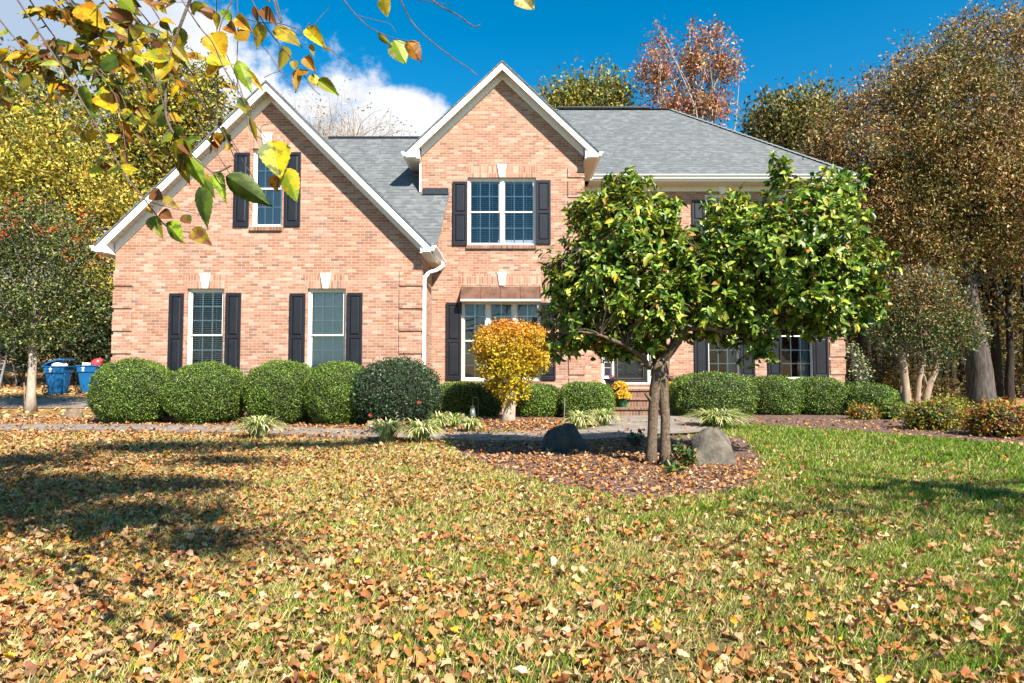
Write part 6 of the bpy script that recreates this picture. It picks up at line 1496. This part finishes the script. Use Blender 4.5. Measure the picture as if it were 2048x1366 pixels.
GRN, DKG, YEL, ORG, BRN, OLV, LIM = (0.11, 0.18, 0.015), (0.06, 0.09, 0.012), (0.74, 0.50, 0.012), (0.56, 0.24, 0.012), (0.22, 0.085, 0.025), (0.34, 0.27, 0.02), (0.30, 0.42, 0.025)
big = [((452, 352), (548, 415), .46, DKG, GRN, 1.35), ((400, 373), (410, 456), .52, DKG, GRN, 1.35), ((350, 281), (388, 324), .8, YEL, LIM, 1.34), ((378, 316), (408, 375), .55, LIM, GRN, 1.36), ((545, 283), (562, 362), .72, YEL, GRN, 1.5), ((568, 337), (594, 405), .55, LIM, YEL, 1.5),
       ((436, 347), (449, 403), .4, LIM, GRN, 1.36), ((362, 316), (380, 370), .5, OLV, BRN, 1.38), ((400, 343), (430, 395), .45, GRN, OLV, 1.4), ((352, 300), (366, 345), .5, YEL, ORG, 1.36), ((548, 350), (556, 385), .6, ORG, BRN, 1.52),
       ((302, 385), (326, 398), .7, BRN, BRN, 1.6), ((322, 394), (360, 417), .55, OLV, BRN, 1.6), ((322, 425), (350, 441), .7, BRN, BRN, 1.6), ((303, 434), (322, 474), .6, OLV, GRN, 1.6), ((332, 446), (371, 487), .5, LIM, GRN, 1.6), ((384, 460), (423, 490), .6, BRN, OLV, 1.6), ((366, 430), (384, 452), .7, BRN, DKG, 1.6), ((293, 412), (306, 428), .6, ORG, YEL, 1.6),
       ((517, 45), (513, 99), .66, OLV, YEL, 1.7), ((567, 91), (562, 146), .64, OLV, OLV, 1.7), ((550, 52), (602, 82), .6, OLV, YEL, 1.7), ((614, 58), (652, 96), .5, YEL, OLV, 1.7), ((508, 12), (513, 44), .5, BRN, BRN, 1.7), ((524, 18), (552, 47), .45, BRN, BRN, 1.7), ((472, 35), (502, 62), .6, ORG, YEL, 1.7), ((445, 20), (466, 54), .55, LIM, GRN, 1.7), ((433, 25), (435, 60), .5, YEL, OLV, 1.7),
       ((422, 68), (452, 122), .7, YEL, ORG, 1.65), ((412, 120), (468, 128), .7, YEL, LIM, 1.6), ((438, 130), (414, 162), .8, ORG, YEL, 1.6), ((475, 121), (498, 171), .45, LIM, GRN, 1.65), ((490, 140), (530, 186), .3, YEL, ORG, 1.65), ((602, 138), (592, 187), .5, OLV, ORG, 1.7), ((600, 140), (616, 150), .8, ORG, BRN, 1.7), ((610, 115), (632, 145), .6, ORG, OLV, 1.7), ((588, 122), (590, 142), .6, OLV, OLV, 1.7),
       ((625, 148), (633, 178), .7, OLV, YEL, 1.7), ((636, 160), (678, 192), .55, LIM, OLV, 1.7), ((622, 88), (628, 115), .4, OLV, OLV, 1.7), ((646, 90), (668, 102), .4, ORG, BRN, 1.7), ((478, 196), (508, 240), .45, DKG, OLV, 1.6), ((500, 236), (515, 287), .28, OLV, OLV, 1.6), ((476, 60), (500, 92), .6, ORG, OLV, 1.7), ((455, 52), (480, 76), .5, BRN, ORG, 1.7),
       ((238, -2), (272, 28), .7, LIM, OLV, 1.7), ((158, 12), (206, 50), .6, YEL, ORG, 1.8), ((150, 92), (166, 108), .9, LIM, GRN, 1.7), ((204, 118), (248, 142), .6, GRN, DKG, 1.7), ((240, 222), (288, 258), .65, DKG, YEL, 1.8), ((160, 172), (178, 225), .55, GRN, LIM, 1.7), ((195, 192), (235, 228), .5, YEL, ORG, 1.75), ((170, 40), (188, 62), .6, OLV, LIM, 1.8), ((40, 175), (70, 140), .5, OLV, GRN, 1.7),
       ((764, -6), (776, 36), .7, OLV, YEL, 1.75), ((787, 80), (812, 128), .72, LIM, (0.6, 0.6, .3), 1.75), ((757, 65), (784, 93), .35, OLV, GRN, 1.75), ((815, 82), (843, 123), .7, BRN, ORG, 1.75), ((1040, -8), (1072, 29), .75, (0.62, 0.50, .22), OLV, 1.8), ((538, -8), (534, 6), .8, YEL, YEL, 1.7), ((300, 310), (328, 330), .5, BRN, OLV, 1.9)]
P, T, N, Sz, As, C1, C2 = [], [], [], [], [], [], []
for (b0, b1, a, c1, c2, Y) in big:
    p = Wd(*b0, Y); q = Wd(*b1, Y + random.uniform(-.03, .03)); P.append(tuple(p)); T.append(tuple(q - p)); Sz.append((q - p).length); As.append(a * 1.02)
    N.append((random.uniform(-.35, .35), -1, random.uniform(-.1, .5))); C1.append(c1); C2.append(c2)
# the many smaller leaves along the left twigs
cols = [(GRN, DKG), (OLV, BRN), (YEL, ORG), (LIM, YEL), (ORG, BRN), (BRN, BRN), (OLV, YEL), (DKG, OLV)]
left = [t for t in tips if sum((1024 + q.x * F / q.y) < 430 for q in t) > len(t) * .6]
cnt = 0
while cnt < 720:
    t = random.choice(left); q = ipt(t, random.uniform(.05, 1)); px = 1024 + q.x * F / q.y; py = 742 - (q.z - H) * F / q.y
    dens = 1.0 if px < 260 else .45
    if py > 380 - max(0, px) * 0.2 or random.random() > dens: continue
    d = Vector((random.uniform(-1, 1), random.uniform(-.6, .6), random.uniform(-1.2, .25))).normalized(); L = random.uniform(.032, .062)
    P.append(tuple(q)); T.append(tuple(d)); Sz.append(L); As.append(random.uniform(.45, .72)); N.append((random.uniform(-.7, .7), -1, random.uniform(-.3, .8))); c1, c2 = random.choice(cols); C1.append(c1); C2.append(c2); cnt += 1
m = len(P)
# and the rest of the crown above and beside the camera
cbl = [(0.0, .6, 5.0, 1.0, .5, .35), (1.05, -.1, 5.0, .6, .3, .25), (-1.5, 1.9, 5.0, 1.4, .8, .4), (-0.3, 2.0, 4.9, .8, .4, .3), (-2.0, 4.9, 5.3, 1.8, .9, .4), (0.0, 5.1, 5.3, 1.2, .45, .25), (0.9, 5.4, 5.3, .6, .3, .25), (-0.6, 3.6, 5.0, 1.0, .35, .25), (-1.0, .8, 5.2, .9, .5, .4), (-3.0, 3.4, 5.2, 1.0, .9, .4)]
c_, d_, _ = blob_pts(cbl, 3300, .6); k = 8; Pc = np.repeat(c_, k, 0) + RNG.normal(size=(len(c_) * k, 3)) * .13
okk = (Pc[:, 2] - H) > 0.62 * np.maximum(Pc[:, 1], 0) ; Pc = Pc[okk]; mc = len(Pc)
ci = RNG.integers(0, len(cols), mc); cc1 = np.array([cols[i][0] for i in ci]); cc2 = np.array([cols[i][1] for i in ci])
P = np.concatenate([np.array(P), Pc]); T = np.concatenate([np.array(T), unit(rdir(mc) + [0, 0, -.6])]); N = np.concatenate([np.array(N), rdir(mc)])
Sz = np.concatenate([Sz, .075 * RNG.uniform(.7, 1.2, mc)]); As = np.concatenate([As, RNG.uniform(.5, .7, mc)]); C1 = np.concatenate([np.array(C1), cc1]); C2 = np.concatenate([np.array(C2), cc2])
tot = len(P)
leaves_mesh('crown', BI, P, T, N, Sz, As, C1 * RNG.uniform(.8, 1.2, (tot, 1)), M['leafbirch'], bi, curl=RNG.normal(0.0, .14, tot), fold=RNG.uniform(-1.2, 1.6, tot), col2=C2, uv=True)
mb = MB()
for q in c_[::3]:
    q = Vector(q); h = min((x for hb_ in hubs for x in hb_), key=lambda x: (x - q).length); limb(mb, h, q, .012, .003, 5, .12, seg=4)
mb.build('twigs', M['bark_twig'], bi)

# shade tree to the right of the photographer, outside the picture; it shades the right edge of the lawn
sd = thing('shade_tree', 'broad leafy tree shading the right side of the lawn', 'tree', (9.5, -0.5, 0))
mb = MB(); tp = limb(mb, (9.5, -.5, -.1), (8.6, -.2, 8.5), .3, .06, 8, .03, seg=10)
sbl = [(7.4, -.6, 6.6, 1.6, .7, .7), (9.3, -1.8, 8.0, 1.8, 1.0, 1.0), (6.2, -.3, 6.2, .9, .4, .4), (9.6, .2, 6.6, 1.2, .6, .8)]
pp, _, _ = blob_pts(sbl, 30, .3)
for q in pp: limb(mb, ipt(tp, random.uniform(.4, .9)), tuple(q), .06, .012, 5, .1, seg=5)
mb.build('trunk', M['bark_oak'], sd, smooth=True)
crown(sd, sbl, 80, 8, .2, .16, .6, [(0.2, .15, .05), (.12, .14, .03)], [1, 1], M['leaf'], seed=31)
